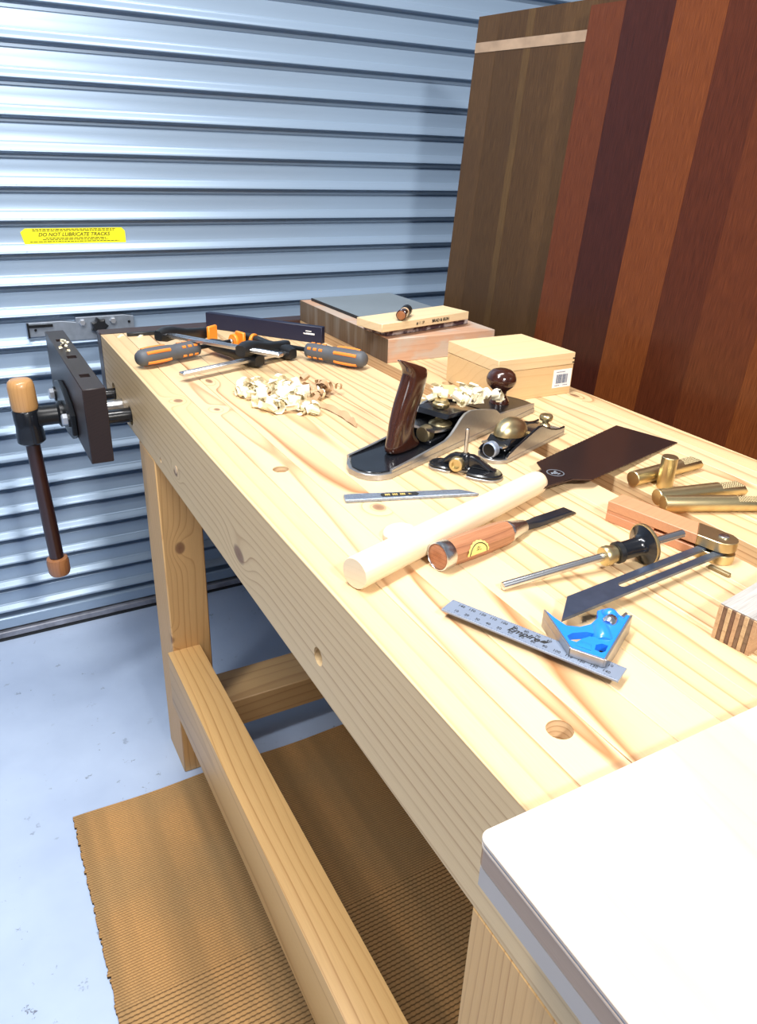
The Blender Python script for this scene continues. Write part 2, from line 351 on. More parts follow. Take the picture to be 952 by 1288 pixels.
# ------------------------------------------------------------------ the setting
def struct(name, b, m, parent=None, **kw):
    o = obj(name, b, m, parent, **kw)
    if parent is None: o['kind'] = 'structure'
    return o
struct('floor', B().box(-2.6, 1.66, -3.2, 1.80, -0.06, 0), M_FLOOR)
struct('ceiling', B().box(-2.6, 1.66, -3.2, 1.80, 2.70, 2.76), M_CEIL)
struct('wall_left', B().box(-2.66, -2.60, -3.2, 1.80, 0, 2.7), M_WALL)
struct('wall_right', B().box(1.60, 1.66, -3.2, 1.80, 0, 2.7), M_WALL)
struct('wall_back', B().box(-2.6, 1.60, -3.26, -3.20, 0, 2.7), M_WALL)

YD = 1.695; PITCH = 0.0668
door = bpy.data.objects.new('door_1', None); COL.objects.link(door); door.location = (-0.5, YD, 0); door['kind'] = 'structure'
door['label'] = 'blue-grey corrugated steel roller door behind the bench'
def slat_mesh():
    # (y offset towards the room, height): flat of the slat, then a bead that swells out above the dark groove
    pr = [(0.001, 0.0598), (0.0, 0.0585), (-0.0006, 0.046), (0.0, 0.030), (-0.0010, 0.0268), (-0.0024, 0.0258), (-0.0030, 0.0240), (-0.0046, 0.0215), (-0.0095, 0.0150), (-0.0122, 0.0105), (-0.0124, 0.0088), (-0.0110, 0.0076), (-0.006, 0.0070), (0.012, 0.0068), (0.016, 0.003), (0.016, -0.004), (0.012, -0.0068), (0.001, -0.0070)]
    bm = bmesh.new(); xs = (-2.095, 2.095)
    a = [bm.verts.new((xs[0], y, z)) for y, z in pr]; b = [bm.verts.new((xs[1], y, z)) for y, z in pr]
    a2 = [bm.verts.new((xs[0], 0.024, 0.0598)), bm.verts.new((xs[0], 0.024, -0.0070))]; b2 = [bm.verts.new((xs[1], 0.024, 0.0598)), bm.verts.new((xs[1], 0.024, -0.0070))]
    A = a + [a2[1], a2[0]]; Bv = b + [b2[1], b2[0]]
    for i in range(len(A)): j = (i + 1) % len(A); bm.faces.new((A[i], A[j], Bv[j], Bv[i]))
    bm.faces.new(A); bm.faces.new(Bv); bmesh.ops.recalc_face_normals(bm, faces=bm.faces)
    x = B(); x.bm.free(); x.bm = bm
    return x.mesh('slat', M_DOOR, 25)
SLAT = slat_mesh()
Z0 = H - 0.018 - 11 * PITCH
for i in range(40):
    z = Z0 + i * PITCH
    if z + PITCH < 2.70: put('slat', SLAT, door, (0, 0, z))
put('bottom_rail', B().box(-2.095, 2.095, -0.014, 0.018, 0.028, Z0 - 0.0075, 0.003).mesh('bottom_rail', M_DOOR), door)
put('track_strip', B().box(-2.095, 2.095, -0.022, 0.018, 0.007, 0.024, 0.002).mesh('track_strip', M_DIRTY), door)
put('rubber_seal', B().box(-2.095, 2.095, -0.024, 0.018, 0.0005, 0.0065).box(-2.095, 2.095, -0.004, 0.016, 0.0245, 0.0275).mesh('rubber_seal', M_RUBBER), door)

# yellow warning sticker on the flat of a slat
t = thing('warning_sticker', 'yellow warning sticker with black print on the blue roller door', 'sticker', (0.0155, YD - 0.0016, H + 0.1562))
obj('label_sheet', B().prism([(-0.103, -0.0165), (0.109, -0.0165), (0.109, 0.010), (0.102, 0.0175), (-0.099, 0.0175), (-0.109, 0.010)], 0, 0.0006, M=Matrix.Rotation(PI / 2, 4, 'X')), M_YELLOW, t)
R_UP = (PI / 2, 0, 0)
text('headline', 'DO NOT LUBRICATE TRACKS', 0.0105, M_INKY, t, (0, -0.0009, 0.0042), R_UP, shear=0.25, bold=0.00022, sx=1.06)
fp = B(); rr = random.Random(3)
for zz, x0, x1 in ((0.0152, -0.085, 0.088), (0.0124, -0.085, 0.085), (-0.0030, -0.06, 0.066), (-0.0060, -0.066, 0.070), (-0.0100, -0.092, 0.094)):
    x = x0
    while x < x1:
        w = rr.uniform(0.003, 0.009); fp.box(x, min(x + w, x1), -0.00085, -0.0006, zz - 0.0008, zz + 0.0008); x += w + 0.0016
o = obj('fine_print', fp, M_INKY, t); o['kind'] = 'stuff'

# galvanised slide latch on the door, with its black star knob
t = thing('door_latch', 'galvanised slide latch with black star knob on the roller door', 'latch', (0.0, YD - 0.012, H - 0.04))
MX = Matrix.Rotation(PI / 2, 4, 'X')
obj('bracket', B().prism([(-0.112, -0.016), (-0.052, -0.016), (-0.030, -0.030), (0.075, -0.030), (0.10, -0.016), (0.122, -0.016), (0.122, 0.018), (0.10, 0.022), (-0.008, 0.022), (-0.008, 0.012), (-0.040, 0.016), (-0.112, 0.016)], -0.012, 0.002, 0.001, M=MX), M_GALV, t)
obj('slide_channel', B().box(-0.108, -0.058, -0.007, -0.002, 0.006, 0.012), M_BLACKM, t)
obj('slide_channel', B().box(0.085, 0.12, -0.007, -0.002, -0.008, -0.003, M=Matrix.Rotation(0.25, 4, 'Y')), M_BLACKM, t)
obj('end_lip', B().box(-0.112, -0.108, -0.01, -0.002, -0.016, 0.016), M_BLACKM, t)
for bx in (0.006, 0.074):
    obj('bolt', B().lathe([(0.0075, 0), (0.0075, 0.005), (0.006, 0.0065)], 6, Matrix.Translation((bx, -0.002, 0.010)) @ MX), M_ZINC, t)
st = [((0.020 if i % 2 == 0 else 0.0145) * math.cos(PI * i / 7), (0.020 if i % 2 == 0 else 0.0145) * math.sin(PI * i / 7)) for i in range(14)]
obj('star_knob', B().prism(st, 0.004, 0.022, 0.003, M=Matrix.Translation((0.041, 0, 0.002)) @ MX), M_BPLAST, t)
for rx, rz in ((-0.095, 0.0), (0.110, 0.006)): obj('rivet', B().cyl((rx, -0.002, rz), (rx, -0.005, rz), 0.003, seg=10), M_BLACKM, t)

# ------------------------------------------------------------------ workbench
bench = thing('workbench', 'long pale pine workbench with split laminated top and square legs', 'workbench')
Y0, Y1, T = -0.27, 1.412, 0.128
def bboard(x0, x1, mat, holes=(), side=()):
    o = obj('board', B().box(0.00015, x1 - x0 - 0.00015, Y0, Y1, H - T, H, 0.0007), mat, bench, loc=(x0, 0, 0))
    if holes or side:
        c = B()
        for (hx, hy) in holes: c.cyl((hx - x0, hy, H - T - 0.01), (hx - x0, hy, H + 0.01), 0.0097, seg=32)
        for (sy, sz, r, dep) in side: c.cyl((-0.01 - x0, sy, H + sz), (dep - x0, sy, H + sz), r, seg=24)
        cut(o, c)
    return o
EDG = [0.0, 0.044, 0.088, 0.132, 0.176, 0.220, 0.264, 0.308, 0.352, 0.395]
SIDE1 = [(0.373, -0.0877, 0.0097, 0.06), (0.977, -0.108, 0.0045, 0.03), (1.19, -0.100, 0.018, 0.06), (1.33, -0.094, 0.018, 0.06), (1.262, -0.100, 0.0125, 0.06)]
for i in range(9):
    if i == 0: bboard(EDG[0], EDG[1], M_FRONT, side=SIDE1)
    elif i == 1: bboard(EDG[1], EDG[2], M_TOP1, holes=[(0.066, 0.119), (0.0655, 0.625), (0.066, -0.15)], side=[(1.19, -0.100, 0.018, 0.12), (1.33, -0.094, 0.018, 0.12)])
    else: bboard(EDG[i], EDG[i + 1], M_TOP2 if i == 2 else M_TOP)
for a, b_, hl in ((0.432, 0.4872, [(0.4645, 0.388), (0.4645, -0.05), (0.4645, 0.86)]), (0.4872, 0.532, ()), (0.532, 0.576, ()), (0.576, 0.6145, ()), (0.6145, 0.653, ())):
    bboard(a, b_, M_TOP3 if a > 0.61 else M_TOP, holes=hl)
obj('gap_strip', B().box(0.3952, 0.4318, Y0, Y1, H - T, H - 0.034, 0.001), M_GAP, bench)
obj('end_cap', B().box(0.0, 0.653, Y1, Y1 + 0.046, H - T, H + 0.0005, 0.0025), M_JARRAHX, bench)
LX = 0.0735
for lx in (0.0, 0.653 - LX):
    for ly in (0.0, 1.0256):
        obj('leg', B().box(lx, lx + LX, ly, ly + 0.1107, 0, H - T, 0.002), M_LEG, bench)
obj('front_stretcher', B().box(-0.0107, 0.0518, 0.1107, 1.0256, 0.182, H - 0.514, 0.003, seg=2), M_RAIL, bench)
obj('rear_stretcher', B().box(0.6005, 0.6525, 0.1107, 1.0256, 0.182, H - 0.514, 0.003), M_RAIL, bench)
for ly in (0.008, 1.030):
    obj('cross_rail', B().box(LX, 0.653 - LX, ly, ly + 0.102, H - 0.748, H - 0.680, 0.002), M_CROSS, bench)

# dowel plug and scars seen on the front face
obj('wood_plug', B().cyl((-0.0006, 0.879, H - 0.087), (0.004, 0.879, H - 0.087), 0.006, seg=16), M_TAN, bench)

# ------------------------------------------------------------------ face vise on the far end of the front face
YS = 1.262
v = thing('bench_vise', 'open face vise with dark wooden chop and turned handle at the far bench corner', 'vise', (-0.08, YS, H - 0.1))
def L(x, y, z): return (x + 0.08, y - YS, z + 0.1)   # bench coordinates (z from the top) -> vise
def lbox(b, x0, x1, y0, y1, z0, z1, bev=0): return b.box(x0 + 0.08, x1 + 0.08, y0 - YS, y1 - YS, z0 + 0.1, z1 + 0.1, bev)
chop = obj('chop', lbox(B(), -0.0955, -0.060, 1.045, 1.478, -0.1255, 0.0, 0.0012), M_JARRAH, v)
c = B()
for yy in (1.115, 1.245, 1.38): lbox(c, -0.086, -0.070, yy, yy + 0.020, -0.006, 0.01)
cut(chop, c)
for yy in (1.19, 1.33):
    obj('guide_rod', B().cyl(L(-0.062, yy, -0.098), L(0.058, yy, -0.098), 0.0135 if yy < 1.2 else 0.011, seg=24), M_BLACK, v)
    obj('rod_collar', B().cyl(L(-0.0598, yy, -0.098), L(-0.05, yy, -0.098), 0.0165, seg=24), M_STEEL, v)
obj('screw', B().cyl(L(-0.13, YS, -0.1), L(0.04, YS, -0.1), 0.0105, seg=24), M_STEEL, v)
pl = [(-0.105, -0.018), (-0.085, -0.030), (-0.03, -0.038), (0.03, -0.038), (0.085, -0.030), (0.105, -0.018), (0.105, 0.018), (0.08, 0.032), (0.03, 0.045), (-0.03, 0.045), (-0.08, 0.032), (-0.105, 0.018)]
obj('backing_plate', B().prism(pl, 0, 0.010, 0.002, M=Matrix.Translation(L(-0.0957, YS, -0.095)) @ Matrix(((0, 0, -1, 0), (1, 0, 0, 0), (0, 1, 0, 0), (0, 0, 0, 1)))), M_BLACKM, v)
for yy in (1.182, 1.345):
    bb = obj('bolt', B().lathe([(0.0105, 0), (0.0105, 0.010), (0.0085, 0.012)], 6, Matrix.Translation(L(-0.1058, yy, -0.090)) @ Matrix.Rotation(-PI / 2, 4, 'Y')), M_ZINC, v)
    obj('washer', B().cyl(L(-0.1055, yy, -0.090), L(-0.1085, yy, -0.090), 0.014, seg=20), M_BLACKM, v)
obj('boss', B().lathe([(0.024, 0), (0.024, 0.012), (0.018, 0.016), (0.018, 0.04), (0.020, 0.05)], 24, Matrix.Translation(L(-0.100, YS, -0.104)) @ Matrix.Rotation(-PI / 2, 4, 'Y')), M_BLACKM, v)
HX = -0.166
tilt = Matrix.Translation(L(HX, YS, -0.12)) @ Matrix.Rotation(-0.035, 4, 'Y')
obj('hub', B().lathe([(0.022, 0.032), (0.0235, 0.030), (0.0225, 0.0), (0.0245, -0.018), (0.0245, -0.028), (0.020, -0.032)], 28, tilt), M_BLACK, v)
obj('handle_bar', B().lathe([(0.0125, 0.03), (0.0128, -0.1), (0.0135, -0.20), (0.0132, -0.275)], 20, tilt), M_ROD, v)
obj('top_knob', B().lathe([(0.0215, 0.0325), (0.0228, 0.038), (0.0226, 0.074), (0.0205, 0.083), (0.016, 0.087), (0, 0.088)], 28, tilt), M_KNOBW, v)
obj('bottom_knob', B().lathe([(0.015, -0.274), (0.0195, -0.276), (0.021, -0.284), (0.0205, -0.305), (0.018, -0.311), (0, -0.312)], 28, tilt), M_REDW, v)

# ------------------------------------------------------------------ rug
def rug():
    x0, x1, ya, yb = -0.2215, 0.62, 0.15, 1.003
    ys = []; y = yb
    while y > ya:
        p = 0.0047 if y > 0.60 else 0.0074
        for q in (0.0, 0.25, 0.5, 0.75): ys.append((y - p * q, q, p))
        y -= p
    nx = 420; xs = np.linspace(x0, x1, nx)
    ny = len(ys); Y = np.array([a[0] for a in ys]); Q = np.array([a[1] for a in ys]); P = np.array([a[2] for a in ys]); row = np.arange(ny) // 4
    rib = np.sin(PI * Q); amp = np.where(P > 0.006, 0.0030, 0.0016)
    tw = 0.55 + 0.45 * np.cos(2 * PI * (xs[None, :] / np.where(P > 0.006, 0.0086, 0.0062)[:, None] + 0.5 * (row[:, None] % 2)))
    Z = np.where(P > 0.006, 0.0045, 0.0049)[:, None] + amp[:, None] * rib[:, None] * (0.35 + 0.65 * tw)
    X = np.repeat(xs[None, :], ny, 0).copy(); rg = np.random.RandomState(4)
    wav = rg.normal(0, 0.0011, ny); wav = np.repeat(wav[::4], 4)[:ny]
    edge = np.exp(-(xs - x0) / 0.012); X += wav[:, None] * edge[None, :]
    YY = np.repeat(Y[:, None], nx, 1) + 0.0022 * np.sin(xs * 21)[None, :] * np.exp(-(yb - Y) / 0.05)[:, None]
    top = np.stack([X, YY, Z], -1).reshape(-1, 3)
    idx = np.arange(ny * nx).reshape(ny, nx)
    f = np.stack([idx[:-1, :-1], idx[1:, :-1], idx[1:, 1:], idx[:-1, 1:]], -1).reshape(-1, 4)
    per = np.concatenate([idx[0, ::-1], idx[1:, 0], idx[-1, 1:], idx[-2:0:-1, -1]])
    low = top[per].copy(); low[:, 2] = 0.0003; base = len(top); k = len(per)
    s = np.stack([per, np.roll(per, -1), base + (np.arange(k) + 1) % k, base + np.arange(k)], -1)
    V = np.concatenate([top, low]); F = np.concatenate([f, s])
    me = bpy.data.meshes.new('rug'); me.vertices.add(len(V)); me.vertices.foreach_set('co', V.ravel().astype(np.float32))
    me.loops.add(F.size); me.loops.foreach_set('vertex_index', F.ravel().astype(np.int32)); me.polygons.add(len(F))
    me.polygons.foreach_set('loop_start', (np.arange(len(F)) * 4).astype(np.int32)); me.update(calc_edges=True); me.validate()
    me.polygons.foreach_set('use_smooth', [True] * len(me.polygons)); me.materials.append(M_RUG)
    return put('rug', me)
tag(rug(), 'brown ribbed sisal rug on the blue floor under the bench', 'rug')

# ------------------------------------------------------------------ leaning panels
YAW = math.radians(-5.345); LEAN = math.radians(4)
dvec = Vector((math.sin(YAW), math.cos(YAW), 0)); mvec = Vector((dvec.y, -dvec.x, 0)); upv = Vector((0, 0, 1)) * math.cos(LEAN) + mvec * math.sin(LEAN)
nvec = (-dvec).cross(upv)                      # local axes: x towards the photographer, y = into the panel, z up the panel
if nvec.x < 0: nvec = -nvec
PM = Matrix(((-dvec.x, nvec.x, upv.x, 0), (-dvec.y, nvec.y, upv.y, 0), (-dvec.z, nvec.z, upv.z, 0), (0, 0, 0, 1)))
P0 = Vector((0.72, 1.3, H + 0.05))
base_up = (H + 0.05) / math.cos(LEAN)
def panel(name, label, off, s0, edges, top, thick, mats, slant=0.0):
    t = thing(name, label, 'panel')
    Mw = Matrix.Translation(P0 - upv * base_up - dvec * s0 + nvec * off) @ PM
    zmin = min((Mw @ Vector((x, y, 0))).z for x in (0, edges[-1]) for y in (0, thick))
    Mw = Matrix.Translation((0, 0, -zmin)) @ Mw
    t.matrix_world = Mw
    for i, (a, b_) in enumerate(zip(edges, edges[1:])):
        bx = B().box(a + 0.00005, b_ - 0.00005, (i % 2) * 0.0002, thick, 0.0, top, 0.0)
        obj('stave', bx, mats[i % len(mats)], t)
    return t
def veneer(name, light, dark, rough=0.33, coat=0.06, patch=None):
    return wood(name, light, dark, ring=0.0018, axis='Z', line=0.45, rough=rough, coat=coat, fibre=0.45, tone=0.04, wob=0.004, patch=patch, var=0.1, spec=0.3)
V1 = veneer('veneer_orange_brown', (0.17, 0.046, 0.015), (0.10, 0.026, 0.010)); V2 = veneer('veneer_plum', (0.070, 0.017, 0.010), (0.04, 0.010, 0.007))
V3 = veneer('veneer_bright_orange', (0.215, 0.060, 0.015), (0.12, 0.03, 0.009)); V4 = veneer('veneer_red_brown', (0.120, 0.029, 0.011), (0.07, 0.016, 0.008))
V5 = veneer('veneer_mid_red', (0.155, 0.040, 0.013), (0.09, 0.022, 0.008))
top_r = base_up + 0.537
panel('veneer_panel', 'tall glossy red-brown wood panel of wide staves leaning beside the bench', 0.0, 0.318, [0, 0.074, 0.172, 0.264, 0.345, 0.443, 0.53, 0.62, 0.71, 0.80, 0.90], top_r, 0.022, [V1, V2, V3, V4, V5, V3, V2, V5, V1, V4])
DB = ((0.055, 0.028, 0.012), 0.55, (9, 9, 3), 0.52)
U1 = veneer('old_brown_veneer', (0.135, 0.070, 0.026), (0.10, 0.052, 0.024), 0.48, 0.0, DB); U2 = veneer('old_dark_veneer', (0.112, 0.057, 0.021), (0.09, 0.045, 0.02), 0.48, 0.0, DB)
U3 = veneer('old_olive_veneer', (0.160, 0.090, 0.032), (0.12, 0.066, 0.028), 0.48, 0.0, DB)
bp = panel('veneer_panel', 'dull dark brown wood panel with a pale band near its top, behind the glossy panel', 0.026, -0.002, [0, 0.062, 0.142, 0.160, 0.236, 0.31, 0.40, 0.50, 0.60], base_up + 0.552, 0.022, [U1, U2, U3, U2, U1, U2, U3, U1])
M_BAND = plain('pale_mottled_band', (0.34, 0.235, 0.155), 0.6, grain=0.5, scale=26)
obj('pale_band', B().box(0.0, 0.598, -0.0007, 0.0, base_up + 0.488, base_up + 0.506), M_BAND, bp)  # thin paler strip across the brown panel near its top
# the end of a pale batten between the two panels
t = thing('timber_batten', 'pale pine batten standing between the two leaning panels', 'timber')
t.matrix_world = Matrix.Translation(P0 - upv * base_up - dvec * 0.335 + nvec * 0.060 + Vector((0, 0, 0.004))) @ PM
obj('batten', B().box(0, 0.03, 0, 0.02, 0, base_up + 0.60, 0.001), M_TAN, t)

# ------------------------------------------------------------------ things on the bench
def on_bench(name, label, cat, x, y, deg, z=0.0, tilt=0.0, group=None, roll=0.0):
    """local x = along the thing (heading deg from the bench's X), tilt raises the far end"""
    t = thing(name, label, cat, group=group)
    t.rotation_euler = (Matrix.Rotation(math.radians(deg), 3, 'Z') @ Matrix.Rotation(-math.radians(tilt), 3, 'Y') @ Matrix.Rotation(math.radians(roll), 3, 'X')).to_euler()
    t.location = (x, y, H + z); return t
RX = Matrix.Rotation(PI / 2, 4, 'Y')          # lathe axis Z -> X
def along(x=0, y=0, z=0): return Matrix.Translation((x, y, z)) @ RX
SIDEM = Matrix(((1, 0, 0, 0), (0, 0, 1, 0), (0, 1, 0, 0), (0, 0, 0, 1)))   # prism drawn in (x, z), extruded along y

def ribbon(b, c, R, w, turns, ax, th=0.0004, n=14, grow=0.25, wob=0.0):
    """a curled plane shaving: a strip wound round the axis ax"""
    ax = Vector(ax).normalized(); p = ax.orthogonal().normalized(); q = ax.cross(p); c = Vector(c); a0 = random.random() * 6.28
    t = bmesh.new(); prev = None
    for i in range(n + 1):
        s = i / n; a = a0 + s * turns * 2 * PI; r = R * (1 - grow * s); mid = c + p * r * math.cos(a) + q * r * math.sin(a) + ax * (s - 0.5) * wob
        k = (t.verts.new(mid - ax * w / 2), t.verts.new(mid + ax * w / 2 + Vector((random.gauss(0, R * 0.08), random.gauss(0, R * 0.08), 0))))
        if prev: t.faces.new((prev[0], prev[1], k[1], k[0]))
        prev = k
    for v_ in t.verts: v_.co.z = max(v_.co.z, 0.0004)
    b._join(t)

# --- jack plane
j = on_bench('jack_plane', 'large low-angle bench plane with dark tote, round knob and brass screws', 'plane', 0.1753, 0.5444, 22.12)
JW = 0.072
arcr = [(-0.003, 0.0), (-0.017, 0.007), (-0.025, 0.018), (-0.027, 0.032), (-0.024, 0.047), (-0.014, 0.060), (0.001, JW)]
arcf = [(0.350, JW), (0.356, 0.055), (0.358, 0.036), (0.356, 0.018), (0.352, 0.0)]
obj('sole', B().prism(arcr + arcf, 0, 0.0078, 0.0006), M_GROUND, j)
ins = [(x + (0.004 if x < 0.1 else -0.004), 0.0038 + y * (JW - 0.0076) / JW) for x, y in arcr] + [(0.247, JW - 0.0038), (0.247, 0.0038)]
obj('bed', B().prism(ins, 0.0078, 0.0095, 0.0005).box(0.10, 0.245, 0.016, 0.056, 0.009, 0.017, 0.002), M_BLACK, j)
cheek = [(0.0, 0.0076), (0.0, 0.0112), (0.0424, 0.0130), (0.0789, 0.0152), (0.112, 0.018), (0.1235, 0.0225), (0.1347, 0.0305), (0.1458, 0.0395), (0.1556, 0.0445), (0.1673, 0.0460), (0.1830, 0.0438), (0.1985, 0.0404), (0.2315, 0.0327), (0.2400, 0.0285), (0.2480, 0.0225), (0.2747, 0.0205), (0.3107, 0.0178), (0.3503, 0.0148), (0.3503, 0.0076)]
for y0 in (0.0001, JW - 0.0037):
    obj('cheek', B().prism(cheek, y0, y0 + 0.0036, 0.0004, M=SIDEM), M_GROUND, j, angle=25)
obj('cheek_lining', B().prism([(x * 0.985 + 0.002, z - 0.0006) for x, z in cheek[1:14]] + [(0.244, 0.0096), (0.01, 0.0096)], 0.0038, 0.0044, M=SIDEM).prism([(x * 0.985 + 0.002, z - 0.0006) for x, z in cheek[1:14]] + [(0.244, 0.0096), (0.01, 0.0096)], JW - 0.0044, JW - 0.0038, M=SIDEM), M_BLACK, j)
toe = [(0.2480, 0.0225), (0.2747, 0.0202), (0.3107, 0.0175), (0.3490, 0.0145), (0.3490, 0.0078), (0.2480, 0.0078)]
obj('toe', B().prism(toe, 0.0038, JW - 0.0038, 0, M=SIDEM).prism([(0.346, JW - 0.001), (0.3545, 0.055), (0.3565, 0.036), (0.3545, 0.018), (0.348, 0.001)], 0.0079, 0.0143), M_BLACKM, j)
def tote():
    S = [((0.036, 0.0085), (0.104, 0.0085), 0.0125), ((0.034, 0.016), (0.096, 0.016), 0.0125), ((0.0395, 0.028), (0.0835, 0.026), 0.0118), ((0.0415, 0.044), (0.0815, 0.0395), 0.0118), ((0.0465, 0.0637), (0.0865, 0.0555), 0.0118), ((0.0555, 0.085), (0.0945, 0.070), 0.0118), ((0.0645, 0.1025), (0.102, 0.0895), 0.0115), ((0.0655, 0.1115), (0.1055, 0.0985), 0.011), ((0.0585, 0.1205), (0.1075, 0.1045), 0.0098), ((0.0475, 0.1285), (0.1070, 0.1080), 0.0075), ((0.0500, 0.1300), (0.1020, 0.1110), 0.004)]
    secs = []
    for (lx, lz), (rx, rz), w in S:
        c = Vector(((lx + rx) / 2, JW / 2, (lz + rz) / 2)); a = Vector(((rx - lx) / 2, 0, (rz - lz) / 2))
        secs.append([c + a * math.copysign(abs(math.cos(2 * PI * k / 20)) ** 0.8, math.cos(2 * PI * k / 20)) + Vector((0, w * math.copysign(abs(math.sin(2 * PI * k / 20)) ** 0.75, math.sin(2 * PI * k / 20)), 0)) for k in range(20)])
    o = obj('tote', B().loft(secs), M_ROSE, j, angle=70)
    m = o.modifiers.new('s', 'SUBSURF'); m.levels = m.render_levels = 1
tote()
obj('front_knob', B().lathe([(0.0150, 0.0165), (0.0152, 0.021), (0.0120, 0.0255), (0.0096, 0.0315), (0.0102, 0.0370), (0.0150, 0.0410), (0.0205, 0.0460), (0.0225, 0.0520), (0.0222, 0.0570), (0.0195, 0.0635), (0.0140, 0.0680), (0.007, 0.0700), (0, 0.0703)], 32, Matrix.Translation((0.305, JW / 2, 0))), M_ROSE, j, angle=70)
obj('lever_cap', B().prism([(0.122, 0.0425), (0.128, 0.0475), (0.160, 0.0455), (0.215, 0.0330), (0.232, 0.0205), (0.228, 0.0185), (0.205, 0.0275), (0.156, 0.0395)], 0.0075, JW - 0.0075, 0.0012, M=SIDEM), M_BLACK, j)
obj('iron', B().prism([(0.098, 0.0300), (0.236, 0.0080), (0.2365, 0.0110), (0.0985, 0.0330)], 0.009, JW - 0.009, 0, M=SIDEM), M_STEEL, j)
obj('cap_screw', B().lathe([(0.0042, 0.030), (0.0042, 0.047), (0.0105, 0.0475), (0.0115, 0.0490), (0.0115, 0.0530), (0.0095, 0.0545), (0.0090, 0.0570), (0.0070, 0.0580), (0, 0.0582)], 24, Matrix.Translation((0.149, JW / 2, 0))), M_BRASS, j)
obj('adjuster_wheel', B().lathe([(0.0040, 0.014), (0.0150, 0.0165), (0.0160, 0.0180), (0.0150, 0.0195), (0.0080, 0.0230), (0.0050, 0.0285), (0, 0.029)], 24, Matrix.Translation((0.1415, 0.030, 0.010))), M_BRASS, j)
obj('adjuster_knob', B().lathe([(0.0095, 0), (0.0108, 0.0015), (0.0108, 0.0120), (0.0090, 0.0140), (0.004, 0.0145), (0.004, 0.034)], 24, along(0.098, 0.028, 0.0235)), M_BRASSK, j)
obj('tote_screw', B().lathe([(0.004, 0), (0.0045, 0.003), (0.003, 0.005)], 12, Matrix.Translation((0.1105, JW / 2, 0.0095))), M_BRASS, j)

# --- shavings lying on the jack plane
b = B()
for _ in range(46):
    x = random.uniform(0.150, 0.272); y = random.uniform(0.012, 0.062); z = 0.058 - 0.20 * max(0, x - 0.165) + random.uniform(0.0, 0.009)
    ribbon(b, (x, y, max(z, 0.034)), random.uniform(0.005, 0.010), random.uniform(0.008, 0.016), random.uniform(0.35, 0.8), (random.gauss(0, 1), random.gauss(0, 1), random.gauss(0, 0.35)), n=10)
for _ in range(12):
    ribbon(b, (random.uniform(0.165, 0.205), random.uniform(0.078, 0.105), random.uniform(0.010, 0.034)), random.uniform(0.006, 0.010), random.uniform(0.008, 0.014), random.uniform(0.4, 0.9), (random.gauss(0, 1), random.gauss(0, 1), random.gauss(0, 0.3)), n=10)
o = obj('wood_shavings', b, M_SHAVE, None); o.location = (0.1753, 0.5444, H); o.rotation_euler = (0, 0, math.radians(22.12))
tag(o, 'pale shavings lying across the cheeks of the large bench plane', 'shavings', kind='stuff')

# --- block plane
k = on_bench('block_plane', 'small block plane with a domed brass cap and brass front knob', 'plane', 0.3334, 0.5262, 20.89)
KW = 0.044
rear = [(0.0, 0.0), (-0.010, 0.006), (-0.015, 0.015), (-0.016, 0.025), (-0.011, 0.036), (0.0, KW)]
obj('sole', B().prism(rear + [(0.1535, KW), (0.157, 0.03), (0.157, 0.014), (0.1535, 0.0)], 0, 0.0055, 0.0005), M_GROUND, k)
obj('bed', B().prism([(x + 0.001, 0.002 + y * (KW - 0.004) / KW) for x, y in rear] + [(0.150, KW - 0.002), (0.150, 0.002)], 0.0055, 0.0075, 0.0008).box(0.010, 0.060, 0.010, 0.034, 0.0075, 0.014, 0.002).prism([(0.086, 0.0065), (0.150, 0.0065), (0.150, 0.0098), (0.128, 0.0132), (0.100, 0.0175), (0.086, 0.0165)], 0.004, KW - 0.004, 0.001, M=SIDEM), M_BLACK, k)
ck = [(0.0, 0.0054), (0.0, 0.008), (0.0044, 0.0108), (0.0218, 0.0162), (0.0477, 0.0229), (0.0691, 0.0280), (0.0775, 0.0296), (0.0850, 0.0292), (0.0998, 0.0226), (0.1130, 0.0178), (0.1266, 0.0140), (0.1400, 0.0118), (0.1499, 0.0112), (0.1530, 0.0115), (0.1535, 0.0054)]
for y0 in (0.0, KW - 0.003):
    obj('cheek', B().prism(ck, y0, y0 + 0.003, 0.0004, M=SIDEM), M_GROUND, k, angle=25)
    obj('cheek_edge', B().tube([(x, y0 + 0.0015, z + 0.0001) for x, z in ck[1:14]], 0.0017, 6), M_BLACK, k)
obj('cap_body', B().prism([(0.006, 0.017), (0.016, 0.0265), (0.060, 0.0235), (0.086, 0.0145), (0.084, 0.012), (0.02, 0.0165)], 0.0055, KW - 0.0055, 0.001, M=SIDEM), M_BLACK, k)
dome = [(0.0, 0.0195)]
for i in range(1, 9): a = i / 8 * PI / 2; dome.append((math.sin(a) * 1.0, math.cos(a) * 0.0195))
dome = [(r, z) for r, z in dome]
obj('brass_dome', B().lathe([(1.0, -0.003)] + dome[::-1], 32, Matrix.Translation((0.040, KW / 2, 0.0275)) @ Matrix.Rotation(0.10, 4, 'Y') @ Matrix.Diagonal((0.030, 0.0185, 1.0, 1))), M_BRASS, k, angle=60)
obj('iron', B().prism([(-0.004, 0.0195), (0.090, 0.0075), (0.0902, 0.0098), (-0.0038, 0.0218)], 0.006, KW - 0.006, 0, M=SIDEM), M_STEEL, k)
obj('lip', B().prism([(0.060, 0.0220), (0.083, 0.0150), (0.085, 0.0172), (0.062, 0.0250)], 0.0058, KW - 0.0058, 0.0004, M=SIDEM), M_BRASS, k)
obj('adjuster_wheel', B().lathe([(0.0085, 0), (0.0100, 0.0015), (0.0100, 0.009), (0.0085, 0.0105), (0.003, 0.011), (0.003, 0.024)], 28, along(-0.0135, KW / 2 - 0.002, 0.0165)), M_BLACKM, k)
